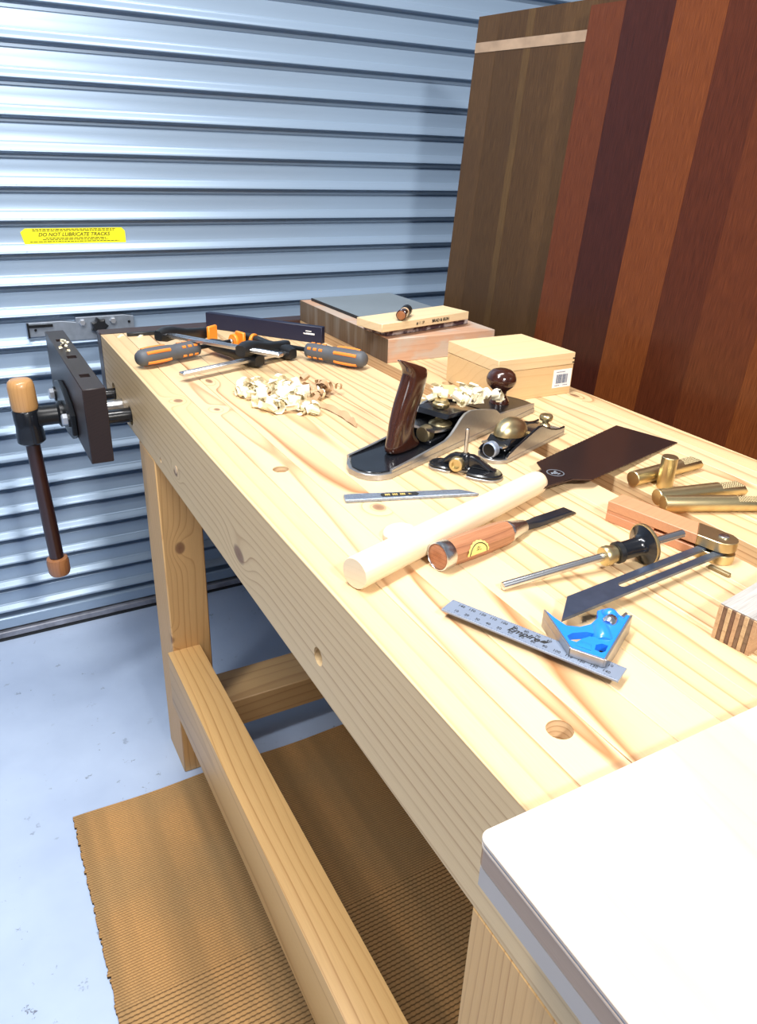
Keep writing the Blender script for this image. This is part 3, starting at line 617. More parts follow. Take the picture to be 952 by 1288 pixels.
obj('wheel_rim', B().lathe([(0.0086, -0.0003), (0.0102, 0.0012), (0.0103, 0.003), (0.0102, 0.0092), (0.0098, 0.0092), (0.0098, 0.0015), (0.0084, 0.0002), (0.0086, -0.0003)], 28, along(-0.0135, KW / 2 - 0.002, 0.0165), cap=False), M_ALU, k)
obj('front_knob', B().lathe([(0.0075, 0.0118), (0.0070, 0.0140), (0.0045, 0.0165), (0.0045, 0.0190), (0.0088, 0.0210), (0.0095, 0.0230), (0.0095, 0.0265), (0.0080, 0.0285), (0.0040, 0.0288), (0, 0.0270)], 24, Matrix.Translation((0.136, KW / 2, 0))), M_BRASS, k)

# --- small router plane
r = on_bench('router_plane', 'little black router plane with upright steel post and brass thumb nut', 'plane', 0.2645, 0.5255, -52)
ol = []
for cx, cy, rr_, a0, a1 in ((-0.029, 0.004, 0.016, 90, 250), (0.033, 0.0, 0.018, -80, 90)):
    ol.append([(cx + rr_ * math.cos(math.radians(a0 + (a1 - a0) * i / 10)), cy + rr_ * math.sin(math.radians(a0 + (a1 - a0) * i / 10))) for i in range(11)])
outl = ol[0] + [(-0.018, -0.013), (-0.013, -0.010), (-0.012, -0.001), (0.008, -0.001), (0.009, -0.016), (0.020, -0.0185)] + ol[1] + [(0.0, 0.022)]
obj('base', B().prism(outl, 0, 0.0035, 0.0004), M_GROUND, r)
obj('body', B().prism([(x * 0.975, y * 0.95) for x, y in outl], 0.0035, 0.0075, 0.0015), M_BLACK, r)
arch = [(-0.036, 0.0070), (-0.030, 0.0085), (-0.021, 0.0175), (-0.014, 0.0215), (0.010, 0.0225), (0.020, 0.0185), (0.034, 0.0095), (0.042, 0.0070)]
obj('arch', B().prism(arch, 0.001, 0.013, 0.0025, M=SIDEM, seg=2), M_BLACK, r, angle=60)
obj('post_boss', B().lathe([(0.0075, 0.006), (0.007, 0.022), (0.005, 0.0245)], 18, Matrix.Translation((0.001, 0.004, 0))), M_BLACK, r)
obj('post', B().cyl((0.001, 0.004, 0.003), (0.001, 0.004, 0.056), 0.0026, seg=14, bev=0.0005), M_STEEL, r)
M_Y = Matrix.Rotation(PI / 2, 4, 'X')
obj('thumb_nut', B().lathe([(0.0055, -0.004), (0.0060, 0.0005), (0.0088, 0.001), (0.0092, 0.0022), (0.0092, 0.0085), (0.0080, 0.0100), (0.0050, 0.0100), (0.0048, 0.006), (0, 0.006)], 24, Matrix.Translation((-0.006, -0.002, 0.0128)) @ M_Y), M_BRASS, r)

# --- marking knife
k = on_bench('marking_knife', 'flat hammered grey steel marking knife with black and gold label', 'knife', 0.0965, 0.5135, -17.9)
obj('blade', B().prism([(0.0, 0.0068), (0.002, 0.0082), (0.135, 0.0072), (0.155, -0.0062), (0.150, -0.0068), (0.002, -0.0082), (0.0, -0.0068)], 0.0, 0.0042, 0.0008), M_KNIFE, k)
obj('label_plate', B().prism([(0.041, 0.0), (0.043, 0.0042), (0.083, 0.0042), (0.086, 0.0), (0.083, -0.0042), (0.043, -0.0042)], 0.0042, 0.0045), M_INK, k)
b = B(); rr = random.Random(11)
for q in range(4):
    x0 = 0.049 + q * 0.0088; s = 0.0024 if q < 3 else 0.0013
    for st_ in range(5 if q < 3 else 2):
        if st_ % 2: b.box(x0 - s, x0 + s, (st_ - 2) * s * 0.5 - 0.0003, (st_ - 2) * s * 0.5 + 0.0003, 0.0045, 0.0047)
        else: b.box(x0 + (st_ - 2) * s * 0.5 - 0.0003, x0 + (st_ - 2) * s * 0.5 + 0.0003, -s, s, 0.0045, 0.0047)
obj('gold_characters', b, M_GOLD, k)

# --- pull saw
s = on_bench('pull_saw', 'pull saw with long pale round handle and broad dark blade', 'saw', 0.0214, 0.3426, 18.12, 0.0158)
def oval(x, r): return [Vector((x, r * 1.0 * math.cos(2 * PI * i / 28), r * 1.0 * math.sin(2 * PI * i / 28))) for i in range(28)]
obj('handle', B().loft([oval(0.0, 0.0146), oval(0.0015, 0.0155), oval(0.10, 0.0152), oval(0.20, 0.0145), oval(0.283, 0.0140), oval(0.297, 0.0135), oval(0.303, 0.0115), oval(0.306, 0.006)]), M_HANDLE, s, angle=50)
slope = math.atan2(0.0135, 0.30)
bl = on = None
upper = [(0.291, 0.0135), (0.312, 0.0160), (0.340, 0.0195), (0.346, 0.0240), (0.353, 0.0315), (0.3597, 0.0387)]
lower = [(0.3627, -0.0350), (0.356, -0.0300), (0.350, -0.0240), (0.345, -0.0205), (0.312, -0.0160), (0.291, -0.0140)]
edge_u, edge_l = [], []
n_t = 60
for i in range(n_t + 1):
    f = i / n_t
    edge_u.append((0.3597 + (0.6004 - 0.3597) * f, 0.0387 + (0.0516 - 0.0387) * f + (0.0009 if i % 2 else 0)))
    edge_l.append((0.5987 + (0.3627 - 0.5987) * f, -0.0411 + (-0.0350 + 0.0411) * f - (0.0009 if i % 2 else 0)))
PB = bpy.data.objects.new('blade', B().prism([(x - 0.291, y) for x, y in upper[:-1] + edge_u + edge_l + lower[1:]], -0.0005, 0.0005).mesh('blade', M_SAWSTEEL)); COL.objects.link(PB); PB.parent = s
PB.location = (0.291, 0, -0.0012); PB.rotation_euler = (0, slope, 0)
obj('neck_plate', B().prism([(-0.004, 0.0125), (0.048, 0.0185), (0.053, -0.0190), (-0.004, -0.0130)], 0.0005, 0.0018, 0.0003), M_SAWSTEEL, PB)
b = B(); ring = [(0.0095, 0), (0.0108, 0), (0.0108, 0.0003), (0.0095, 0.0003)]
b.lathe(ring + [ring[0]], 32, cap=False); b.ell((0, 0, 0.0001), 0.0040, 0.0030, 0.0004); b.ell((0.004, 0.003, 0.0001), 0.0018, 0.0014, 0.0004); b.ell((-0.004, 0.002, 0.0001), 0.0014, 0.002, 0.0004)
b.ell((0.001, -0.0045, 0.0001), 0.003, 0.0012, 0.0004)
obj('emblem', b, M_GALV, PB, loc=(0.0525, 0.0025, 0.0018))
bpy.context.view_layer.update()

# --- chisel
c = on_bench('bench_chisel', 'chisel with red oak handle, steel hoop and dark forged blade', 'chisel', 0.1065, 0.3390, 11.83, 0.0142, -2.9)
ch = c
def facet(x, r, n=8): return [Vector((x, r * math.cos(2 * PI * (i + .5) / n), r * math.sin(2 * PI * (i + .5) / n))) for i in range(n)]
obj('handle', B().lathe([(0.0125, 0.002), (0.0130, 0.010), (0.0136, 0.030), (0.0139, 0.060), (0.0136, 0.085), (0.0128, 0.0975), (0.0110, 0.099)], 10, along()), M_OAK, c, angle=30)
obj('hoop', B().lathe([(0.0128, 0.0), (0.0139, 0.0005), (0.0141, 0.002), (0.0141, 0.0125), (0.0134, 0.0135), (0.0122, 0.0135), (0.0122, 0.001), (0.0128, 0.0)], 32, along(), cap=False), M_STEEL, c)
obj('end_grain', B().lathe([(0.0126, 0.0012), (0.0090, -0.0005), (0.003, -0.0008), (0, 0.0004)], 28, along(), cap=False), M_OAK, c)
obj('ferrule', B().lathe([(0.0118, 0.098), (0.0122, 0.0995), (0.0108, 0.104), (0.0072, 0.126), (0.0062, 0.1275)], 28, along()), M_STEEL, c)
obj('blade', B().loft([[Vector((x, w * sy, zc + h * sz)) for sy, sz in ((-1, -1), (1, -1), (1, 0.5), (0.8, 1), (-0.8, 1), (-1, 0.5))] for x, w, zc, h in ((0.125, 0.0042, 0, 0.004), (0.138, 0.0040, 0, 0.0038), (0.148, 0.0062, 0.0, 0.0034), (0.160, 0.0064, 0.0, 0.0030), (0.202, 0.0066, 0.0, 0.0024), (0.2105, 0.0066, -0.0021, 0.0004))]), M_CHISEL, c, angle=25)
lab = [Vector((0.034 + 0.015 * math.cos(PI * i / 12) , 0.0, 0.016 * math.sin(PI * i / 12))) for i in range(13)]
b = B(); t_ = bmesh.new()
def onhandle(x, a): rr = 0.0140; return Vector((x, -rr * math.cos(a), rr * math.sin(a)))
cen = t_.verts.new(onhandle(0.042, -0.15)); rim = [t_.verts.new(onhandle(0.042 + (0.0155 if i % 2 else 0.0145) * math.cos(PI * i / 18), -0.15 + (1.0 if i % 2 else 0.94) * math.sin(PI * i / 18))) for i in range(19)]
mid = [t_.verts.new(onhandle(0.042 + 0.008 * math.cos(PI * i / 18), -0.15 + 0.52 * math.sin(PI * i / 18))) for i in range(19)]
for i in range(18): t_.faces.new((mid[i], mid[i + 1], rim[i + 1], rim[i])); t_.faces.new((cen, mid[i + 1], mid[i]))
b._join(t_); obj('paper_label', b, M_LEMON, c)
b = B(); b.tube([onhandle(0.042 + 0.0118 * math.cos(PI * i / 18), -0.12 + 0.74 * math.sin(PI * i / 18)) * 1.008 for i in range(19)], 0.0005, 5)
for dx, da in ((-0.002, 0.30), (0.001, 0.30), (-0.0005, 0.38), (-0.0005, 0.20), (-0.002, 0.14), (0.002, 0.12)): b.tube([onhandle(0.042 + dx - 0.0012, da) * 1.01, onhandle(0.042 + dx + 0.0012, da + 0.02) * 1.01], 0.0003, 4)
obj('label_print', b, M_INK, c)

# --- marking gauge
g = on_bench('marking_gauge', 'wheel marking gauge with steel rod, black barrel and brass rim', 'gauge', 0.1405, 0.2830, -6.73, 0.0042, 5.9)
obj('rod', B().lathe([(0.0028, 0), (0.0040, 0.0008), (0.0040, 0.2035), (0.0028, 0.2045)], 20, along()), M_STEEL, g)
obj('thumb_collar', B().lathe([(0.0070, 0.1090), (0.0092, 0.1095), (0.0098, 0.1110), (0.0098, 0.1160), (0.0088, 0.1175), (0.0088, 0.1200), (0.0080, 0.1230), (0.0070, 0.1235)], 24, along()), M_BRASS, g)
obj('lock_ring', B().lathe([(0.0095, 0.1235), (0.0106, 0.1240), (0.0106, 0.1290), (0.0095, 0.1300)], 24, along()), M_BPLAST, g)
obj('barrel', B().lathe([(0.0090, 0.1300), (0.0092, 0.1470), (0.0100, 0.1500), (0.0125, 0.1530), (0.0195, 0.1555), (0.0205, 0.1562)], 32, along()), M_BLACK, g)
obj('brass_rim', B().lathe([(0.0200, 0.1558), (0.0210, 0.1562), (0.0210, 0.1588), (0.0205, 0.1594), (0.004, 0.1594)], 36, along()), M_BRASS, g)

# --- sliding bevel: stock resting across the gap, blade swung out
sb = on_bench('sliding_bevel', 'adjustable angle gauge with reddish wooden stock, brass cap and slotted dark blade', 'angle gauge', 0.345, 0.353, -76.2)
SW = 0.0140
def capout(x0, x1, n=10):
    return [(x0, -SW), (x1 - SW, -SW)] + [(x1 - SW + SW * math.sin(PI * i / n), -SW * math.cos(PI * i / n)) for i in range(1, n)] + [(x1 - SW, SW), (x0 - 0.012, SW)]
for z0, z1 in ((0.0, 0.0098), (0.0132, 0.0240)):
    obj('stock_cheek', B().prism([(0.0, -SW), (0.100, -SW), (0.088, SW), (0.0, SW)], z0, z1, 0.0006), M_CHERRY, sb)
    obj('brass_cap', B().prism(capout(0.1003, 0.134), z0 + 0.0002, z1 + 0.0001, 0.0005), M_BRASS, sb)
obj('stock_core', B().box(0.0, 0.055, -SW + 0.0003, SW - 0.0003, 0.0098, 0.0132), M_CHERRY, sb)
obj('pivot_screw', B().lathe([(0.0052, 0), (0.0052, 0.0012), (0.0045, 0.0016)], 20, Matrix.Translation((0.1195, 0.002, 0.0240))).box(-0.0008 + 0.1195, 0.1195 + 0.0008, -0.002, 0.006, 0.0254, 0.0259), M_STEEL, sb)
obj('locking_lever', B().cyl((0.1195, 0.002, -0.0008 + 0.001), (0.1195, 0.002, 0.0), 0.004, seg=14).box(0.124, 0.146, -0.012, -0.007, 0.0002, 0.0040, 0.0008, M=Matrix.Rotation(-0.12, 4, 'Z')), M_BRASSK, sb)
a = math.radians(4.8); piv = Vector((0.345 + 0.239 * 0.1195 + 0.971 * 0.002, 0.353 - 0.971 * 0.1195 + 0.239 * 0.002, 0))
o0 = Vector((0.1444, 0.2090, 0)); ex = Vector((math.cos(a), math.sin(a), 0)); LB = (piv - o0).dot(ex)
BW = 0.0228; cy = BW / 2; sl0 = 0.0885; sw = 0.0038
outer = [(0.0, 0.0), (0.231, 0.0), (0.240, 0.004), (0.243, cy), (0.240, BW - 0.004), (0.231, BW), (0.0305, BW)]
b = B(); t_ = bmesh.new()
slot = [(sl0 - sw * math.sin(PI * i / 8) , cy - sw * math.cos(PI * i / 8)) for i in range(9)] + [(0.236 + sw * math.sin(PI * i / 8), cy + sw * math.cos(PI * i / 8)) for i in range(9)]
ins_ = B().prism(outer, 0.0100, 0.0128, 0.0)
me = ins_.mesh('bevel_blade', M_BLUESTEEL)
bo = put('blade', me, None, (0.1444, 0.2090, H), (0, 0, a)); bpy.context.view_layer.update()
cc = B().prism(slot, 0.005, 0.02); cut(bo, cc)
bo.parent = sb; bpy.context.view_layer.update(); bo.matrix_parent_inverse = sb.matrix_world.inverted()

# --- combination square
q = on_bench('combination_square', 'combination square with steel rule and blue enamelled head', 'square', 0.0663, 0.2698, -64.5)
RW = 0.0192
obj('rule', B().prism([(0, 0), (0.1525, 0), (0.1525, RW), (0, RW)], 0.0072, 0.0092, 0.0002), M_ALU, q)
b = B()
for i in range(0, 150): 
    if 76 < i < 84: pass
    ln_ = 0.0030 if i % 10 == 0 else (0.0022 if i % 5 == 0 else 0.0013)
    if i % 2 == 0 or i % 5 == 0:
        b.box(0.0015 + i * 0.001 - 0.00008, 0.0015 + i * 0.001 + 0.00008, 0.0002, ln_, 0.0092, 0.00926)
        b.box(0.0015 + i * 0.001 - 0.00008, 0.0015 + i * 0.001 + 0.00008, RW - ln_, RW - 0.0002, 0.0092, 0.00926)
o = obj('graduations', b, M_INK, q); o['kind'] = 'stuff'
b = B()
for i in range(1, 15):
    for body, yy in ((str(i * 10), 0.0052), (str(150 - i * 10), RW - 0.0050)):
        if i in (10, 11, 12, 13) and yy > 0.01: continue
        me = text_mesh(body, 0.0042, M_INK); me.transform(Matrix.Translation((0.0015 + i * 0.01, yy, 0.0093))); b.bm.from_mesh(me); bpy.data.meshes.remove(me)
o = obj('numerals', b, M_INK, q); o['kind'] = 'stuff'
text('lettering', 'Empire', 0.0090, M_INK, q, (0.071, 0.0100, 0.0093), shear=0.35, bold=0.00022, sx=1.05)
obj('emblem', B().prism([(0.085, 0.0085), (0.088, 0.0125), (0.0925, 0.0125), (0.0895, 0.0085)], 0.0092, 0.0094), M_INK, q)
hd = B()
HT = 0.0168
head_out = [(0.1125, 0.0072), (0.1372, 0.0090), (0.1327, 0.0806), (0.1285, 0.0800), (0.1265, 0.0755), (0.1225, 0.0790), (0.1165, 0.0795), (0.1105, 0.0745), (0.1085, 0.0700), (0.1125, 0.0600), (0.1115, 0.0480), (0.1060, 0.0385), (0.0970, 0.0335), (0.0860, 0.0375), (0.0745, 0.0435)]
ho = put('head', hd.prism(head_out, 0.0098, HT - 0.0004, 0.0005).mesh('head', M_BLUE), q)
bpy.context.view_layer.update()
win1 = [(0.1255, 0.0225), (0.1285, 0.0270), (0.1335, 0.0275), (0.1345, 0.0190), (0.1325, 0.0155), (0.1270, 0.0160)]
win2 = [(0.1030, 0.0200), (0.1049, 0.0262), (0.1130, 0.0345), (0.1195, 0.0365), (0.1215, 0.0325), (0.1175, 0.0305), (0.1140, 0.0240), (0.1120, 0.0165), (0.1065, 0.0160)]
cc = B().prism(win1, -0.01, 0.03).prism(win2, -0.01, 0.03)
cc.box(0.10, 0.16, -0.01, RW + 0.0003, 0.0068, 0.0096); cut(ho, cc)
def bar_face(p0, p1, w0, w1, z0, z1):
    d_ = Vector((p1[0] - p0[0], p1[1] - p0[1], 0)).normalized(); n_ = Vector((-d_.y, d_.x, 0))
    P_ = [Vector((*p0, 0)) + n_ * w0, Vector((*p1, 0)) + n_ * w0, Vector((*p1, 0)) + n_ * w1, Vector((*p0, 0)) + n_ * w1]
    return [(x.x, x.y) for x in P_], z0, z1
def faces(name, p0, p1, w0, w1, spans):
    b_ = B()
    for z0, z1 in spans: P_, a_, c_ = bar_face(p0, p1, w0, w1, z0, z1); b_.prism(P_, a_, c_, 0.0002)
    return obj(name, b_, M_GROUND, q)
faces('mitre_face', (0.1120, 0.0066), (0.0738, 0.0436), 0.0, 0.0015, [(0.0096, HT)])
faces('mitre_face', (0.0985, 0.0196), (0.0738, 0.0436), 0.0, 0.0015, [(0.0, 0.0095)])
faces('base_face', (0.1118, 0.0066), (0.1376, 0.0086), -0.0014, 0.0004, [(0.0096, HT)])
faces('square_face', (0.1376, 0.0080), (0.1332, 0.0810), -0.0014, 0.0004, [(0.0096, HT)])
faces('square_face', (0.1368, 0.0205), (0.1332, 0.0810), -0.0014, 0.0004, [(0.0, 0.0095)])
obj('level_vial', B().cyl((0.1165, 0.0200, 0.0110), (0.1225, 0.0290, 0.0110), 0.0052, seg=20, bev=0.0012), M_VIAL, q)
obj('vial_cover', B().prism([(0.1130, 0.0110), (0.1150, 0.0205), (0.1228, 0.0205), (0.1262, 0.0120)], 0.0100, HT + 0.0008, 0.002, seg=2), M_BLUE, q)
obj('clamp_knob', B().lathe([(0.0062, -0.010), (0.0080, -0.009), (0.0084, 0.007), (0.0066, 0.0095), (0.003, 0.0100)], 14, Matrix.Translation((0.1235, 0.0420, 0.0120)) @ Matrix.Rotation(PI / 2, 4, 'X') @ Matrix.Rotation(0.5, 4, 'Y')), M_BLUE, q)
obj('clamp_nut', B().lathe([(0.0050, -0.004), (0.0058, -0.003), (0.0058, 0.003), (0.004, 0.006), (0, 0.007)], 12, Matrix.Translation((0.1225, 0.0620, 0.0155)) @ Matrix.Rotation(PI / 2, 4, 'X')), M_STEEL, q)
obj('clamp_housing', B().ell((0.1190, 0.0715, 0.0150), 0.0072, 0.0065, 0.0060), M_BLUE, q)
obj('scriber_end', B().cyl((0.1285, 0.0720, HT), (0.1295, 0.0800, HT), 0.0014, seg=10), M_STEEL, q)

# --- round white offcut behind the saw handle
o = obj('wood_offcut', B().lathe([(0.0185, 0), (0.0195, 0.001), (0.0195, 0.006), (0.0185, 0.007)], 28, Matrix.Translation((0, 0, 0)) @ Matrix.Diagonal((1, 0.8, 1, 1))), M_CREAM)
o.location = (0.1085, 0.4125, H + 0.0002); o.rotation_euler = (0, 0, 0.5)
tag(o, 'small round white wood offcut lying against the pale saw handle', 'offcut')

# --- brass bench dogs
def dog_parts(t):
    x = B()
    n = 28; RD = 0.0095
    def sec(px, top): return [Vector((px, RD * math.cos(2 * PI * i / n), max(-99, min(RD * math.sin(2 * PI * i / n), top)))) for i in range(n)]
    x.loft([[p * 0.93 + Vector((0, 0, 0)) for p in sec(0.0, 1)], sec(0.0008, 1), sec(0.0845, 1), sec(0.0850, 0.0052), sec(0.117, 0.0052), sec(0.121, -0.001)])
    obj('pin', x, M_BRASS, t, angle=35)
    w = B(); nx_, ny_ = 10, 5
    for i in range(nx_):
        for k_ in range(ny_):
            px = 0.0870 + i * 0.0031; py = -0.0062 + k_ * 0.0031
            tt = bmesh.new(); a_ = [tt.verts.new((px - .00155, py, 0.0052)), tt.verts.new((px, py - .00155, 0.0052)), tt.verts.new((px + .00155, py, 0.0052)), tt.verts.new((px, py + .00155, 0.0052))]; ap = tt.verts.new((px, py, 0.0066))
            for m_ in range(4): tt.faces.new((a_[m_], a_[(m_ + 1) % 4], ap))
            w._join(tt)
    o_ = obj('knurled_face', w, M_BRASSK, t); 
    obj('spring', B().tube([(0.045, 0.0088, -0.0052), (0.07, 0.0096, -0.0054), (0.10, 0.0092, -0.0054)], 0.0008, 6), M_STEEL, t)
dogs = [('brass bench dog lying furthest back, knurled end towards the glossy panel', 0.4291, 0.4064, 3.0), ('brass bench dog lying in the middle, touching the upright one', 0.4144, 0.3557, -10.8), ('brass bench dog lying nearest the wooden-stocked angle gauge', 0.4076, 0.3405, -24.0)]
first = None
for lab_, x, y, dg in dogs:
    if first is None:
        t = on_bench('bench_dog', lab_, 'bench dog', x, y, dg, 0.0096, group='brass bench dogs'); dog_parts(t); first = t
    else:
        t = first.copy(); COL.objects.link(t); t['label'] = lab_; t.location = (x, y, H + 0.0096); t.rotation_euler = (0, 0, math.radians(dg))
        for chd in first.children: d_ = chd.copy(); COL.objects.link(d_); d_.parent = t
t = first.copy(); COL.objects.link(t); t['label'] = 'brass bench dog standing upright in its hole'; t.location = (0.4645, 0.388, H + 0.0395)
t.rotation_euler = (Matrix.Rotation(math.radians(40), 3, 'Z') @ Matrix.Rotation(math.radians(90), 3, 'Y')).to_euler()
for chd in first.children: d_ = chd.copy(); COL.objects.link(d_); d_.parent = t

# --- laminated plywood block at the right
t = on_bench('plywood_block', 'thick block of glued plywood layers with scorched grey top', 'wood block', 0.2600, 0.1160, 9.0)
nl = 9; wl = 0.0325 / nl
for i in range(nl):
    obj('ply_layer', B().box(0.0004 * (i % 2), 0.20, i * wl + 0.00005, (i + 1) * wl - 0.00005, 0.0, 0.0320, 0.0003), (M_LAYA, M_LAYB)[i % 2] if i not in (2, 3) else (M_LAYB if i == 3 else M_LAYA), t)
obj('top_face', B().box(0.001, 0.20, 0.0004, 0.0321, 0.0320, 0.0332, 0.0004), M_LAYG, t)

# --- bench hook in the foreground
t = on_bench('bench_hook', 'white-topped plywood bench hook hanging over the near front edge', 'bench hook', -0.0480, 0.0600, 0)
def plate(z0, z1, inset=0.0):
    R = 0.007; xs0, ys1 = inset, -inset
    pts = [(xs0, -0.155), (0.33, -0.155), (0.33, ys1)] + [(xs0 + R - R * math.sin(PI / 2 * i / 8), ys1 - R + R * math.cos(PI / 2 * i / 8)) for i in range(9)]
    return B().prism(pts, z0, z1, 0.0003)
obj('top_veneer', plate(0.0176, 0.0200), M_BIRCH, t)
obj('glue_line', plate(0.0156, 0.0176, 0.0007), M_PLYGLUE, t)
obj('pale_ply', plate(0.0138, 0.0156, 0.0002), M_BIRCH, t)
obj('core', plate(0.0004, 0.0138, 0.0005), M_PLYCORE, t)
obj('cleat', B().box(0.0008, 0.0478, -0.155, -0.004, -0.0160, 0.0002, 0.001), M_CLEAT, t)

# --- lidded pine box with barcode sticker
t = on_bench('lidded_box', 'small lidded pine box with a white barcode sticker behind the planes', 'box', 0.4707, 0.7355, 0)
BX, BY = 0.1542, 0.1393
obj('box_body', B().box(0, BX, 0, BY, 0, 0.0490, 0.0006), M_BOXW, t)
obj('lid', B().box(-0.0004, BX + 0.0004, -0.0004, BY + 0.0004, 0.0496, 0.0686, 0.0006), M_LIDW, t)
fj = B()
for z in (0.0515, 0.058): fj.box(BX - 0.004, BX + 0.0004, -0.0006, -0.0003, z, z + 0.0022)
obj('joint_pins', fj, M_JARRAH, t)
sx0 = 0.1138
obj('sticker', B().box(sx0, sx0 + 0.0382, -0.0005, 0.0, 0.0125, 0.0425), M_WHITE, t)
b = B(); x = sx0 + 0.0065; rr = random.Random(5)
while x < sx0 + 0.0305:
    w = rr.choice((0.0005, 0.0008, 0.0013)); b.box(x, x + w, -0.0008, -0.0005, 0.0195, 0.0345); x += w + rr.choice((0.0006, 0.0009))
o = obj('barcode', b, M_INKB, t); o['kind'] = 'stuff'
b = B()
for x0, x1, z in ((0.006, 0.022, 0.0385), (0.005, 0.013, 0.0162), (0.022, 0.031, 0.0162)):
    x = sx0 + x0
    while x < sx0 + x1: b.box(x, x + 0.0018, -0.0008, -0.0005, z - 0.0006, z + 0.0006); x += 0.0026
o = obj('sticker_print', b, M_INKB, t); o['kind'] = 'stuff'

# --- timber block with a honing plate, behind the box
t = on_bench('timber_block', 'wide weathered timber block carrying the honing plate and stone', 'wood block', 0.4325, 1.0105, 0)
obj('block', B().box(0, 0.24, 0.0012, 0.40, 0, 0.0440, 0.001), M_BLOCK, t)
obj('grey_side', B().box(-0.0008, 0.0, 0.0012, 0.40, 0.0002, 0.0438), M_BLOCKTOP, t)
t = on_bench('honing_plate', 'grey flat honing plate lying on the weathered timber block', 'plate', 0.4640, 1.135, 2.0, 0.0443)
obj('plate', B().box(0, 0.205, 0, 0.265, 0, 0.0050, 0.0006), M_PLATE, t)
obj('rubber_edge', B().box(-0.0022, -0.0002, 0.0, 0.262, 0, 0.0058, 0.0005), M_RUBBER, t)
t = on_bench('sharpening_stone', 'speckled purple stone between timber block and pale marked board', 'stone', 0.4400, 1.0300, 11.5, 0.0443)
obj('stone', B().box(0, 0.215, 0, 0.070, 0, 0.0135, 0.0015), M_STONE, t)
t = on_bench('marked_board', 'pale pine board with printed writing lying on the speckled stone', 'board', 0.4165, 1.0080, 12.0, 0.0581)
obj('board', B().box(0, 0.226, 0, 0.072, 0, 0.0150, 0.0008), M_TAN, t)
text('lettering', '# 1 1P', 0.0078, M_INK, t, (0.095, -0.0003, 0.0070), R_UP, bold=0.0001)
text('lettering', 'BRAD & GUN', 0.0076, M_INK, t, (0.148, -0.0003, 0.0072), R_UP, bold=0.0003)
t = on_bench('small_turned_handle', 'short dark turned handle with a red wood end on the marked board', 'handle', 0.462, 1.020, 48, 0.0835)
obj('barrel', B().lathe([(0.0080, 0.0), (0.0098, 0.001), (0.0100, 0.012), (0.0090, 0.020), (0.0088, 0.026)], 22, along()), M_ROSE, t)
obj('red_end', B().lathe([(0.0079, -0.0004), (0.0060, -0.0012), (0, -0.0014)], 22, along()), M_REDW, t)
obj('collar', B().lathe([(0.0088, 0.026), (0.0092, 0.027), (0.0086, 0.034)], 22, along()), M_TAN, t)
obj('dark_end', B().lathe([(0.0086, 0.034), (0.0100, 0.036), (0.0100, 0.056), (0.0085, 0.058), (0, 0.0585)], 22, along()), M_BPLAST, t)

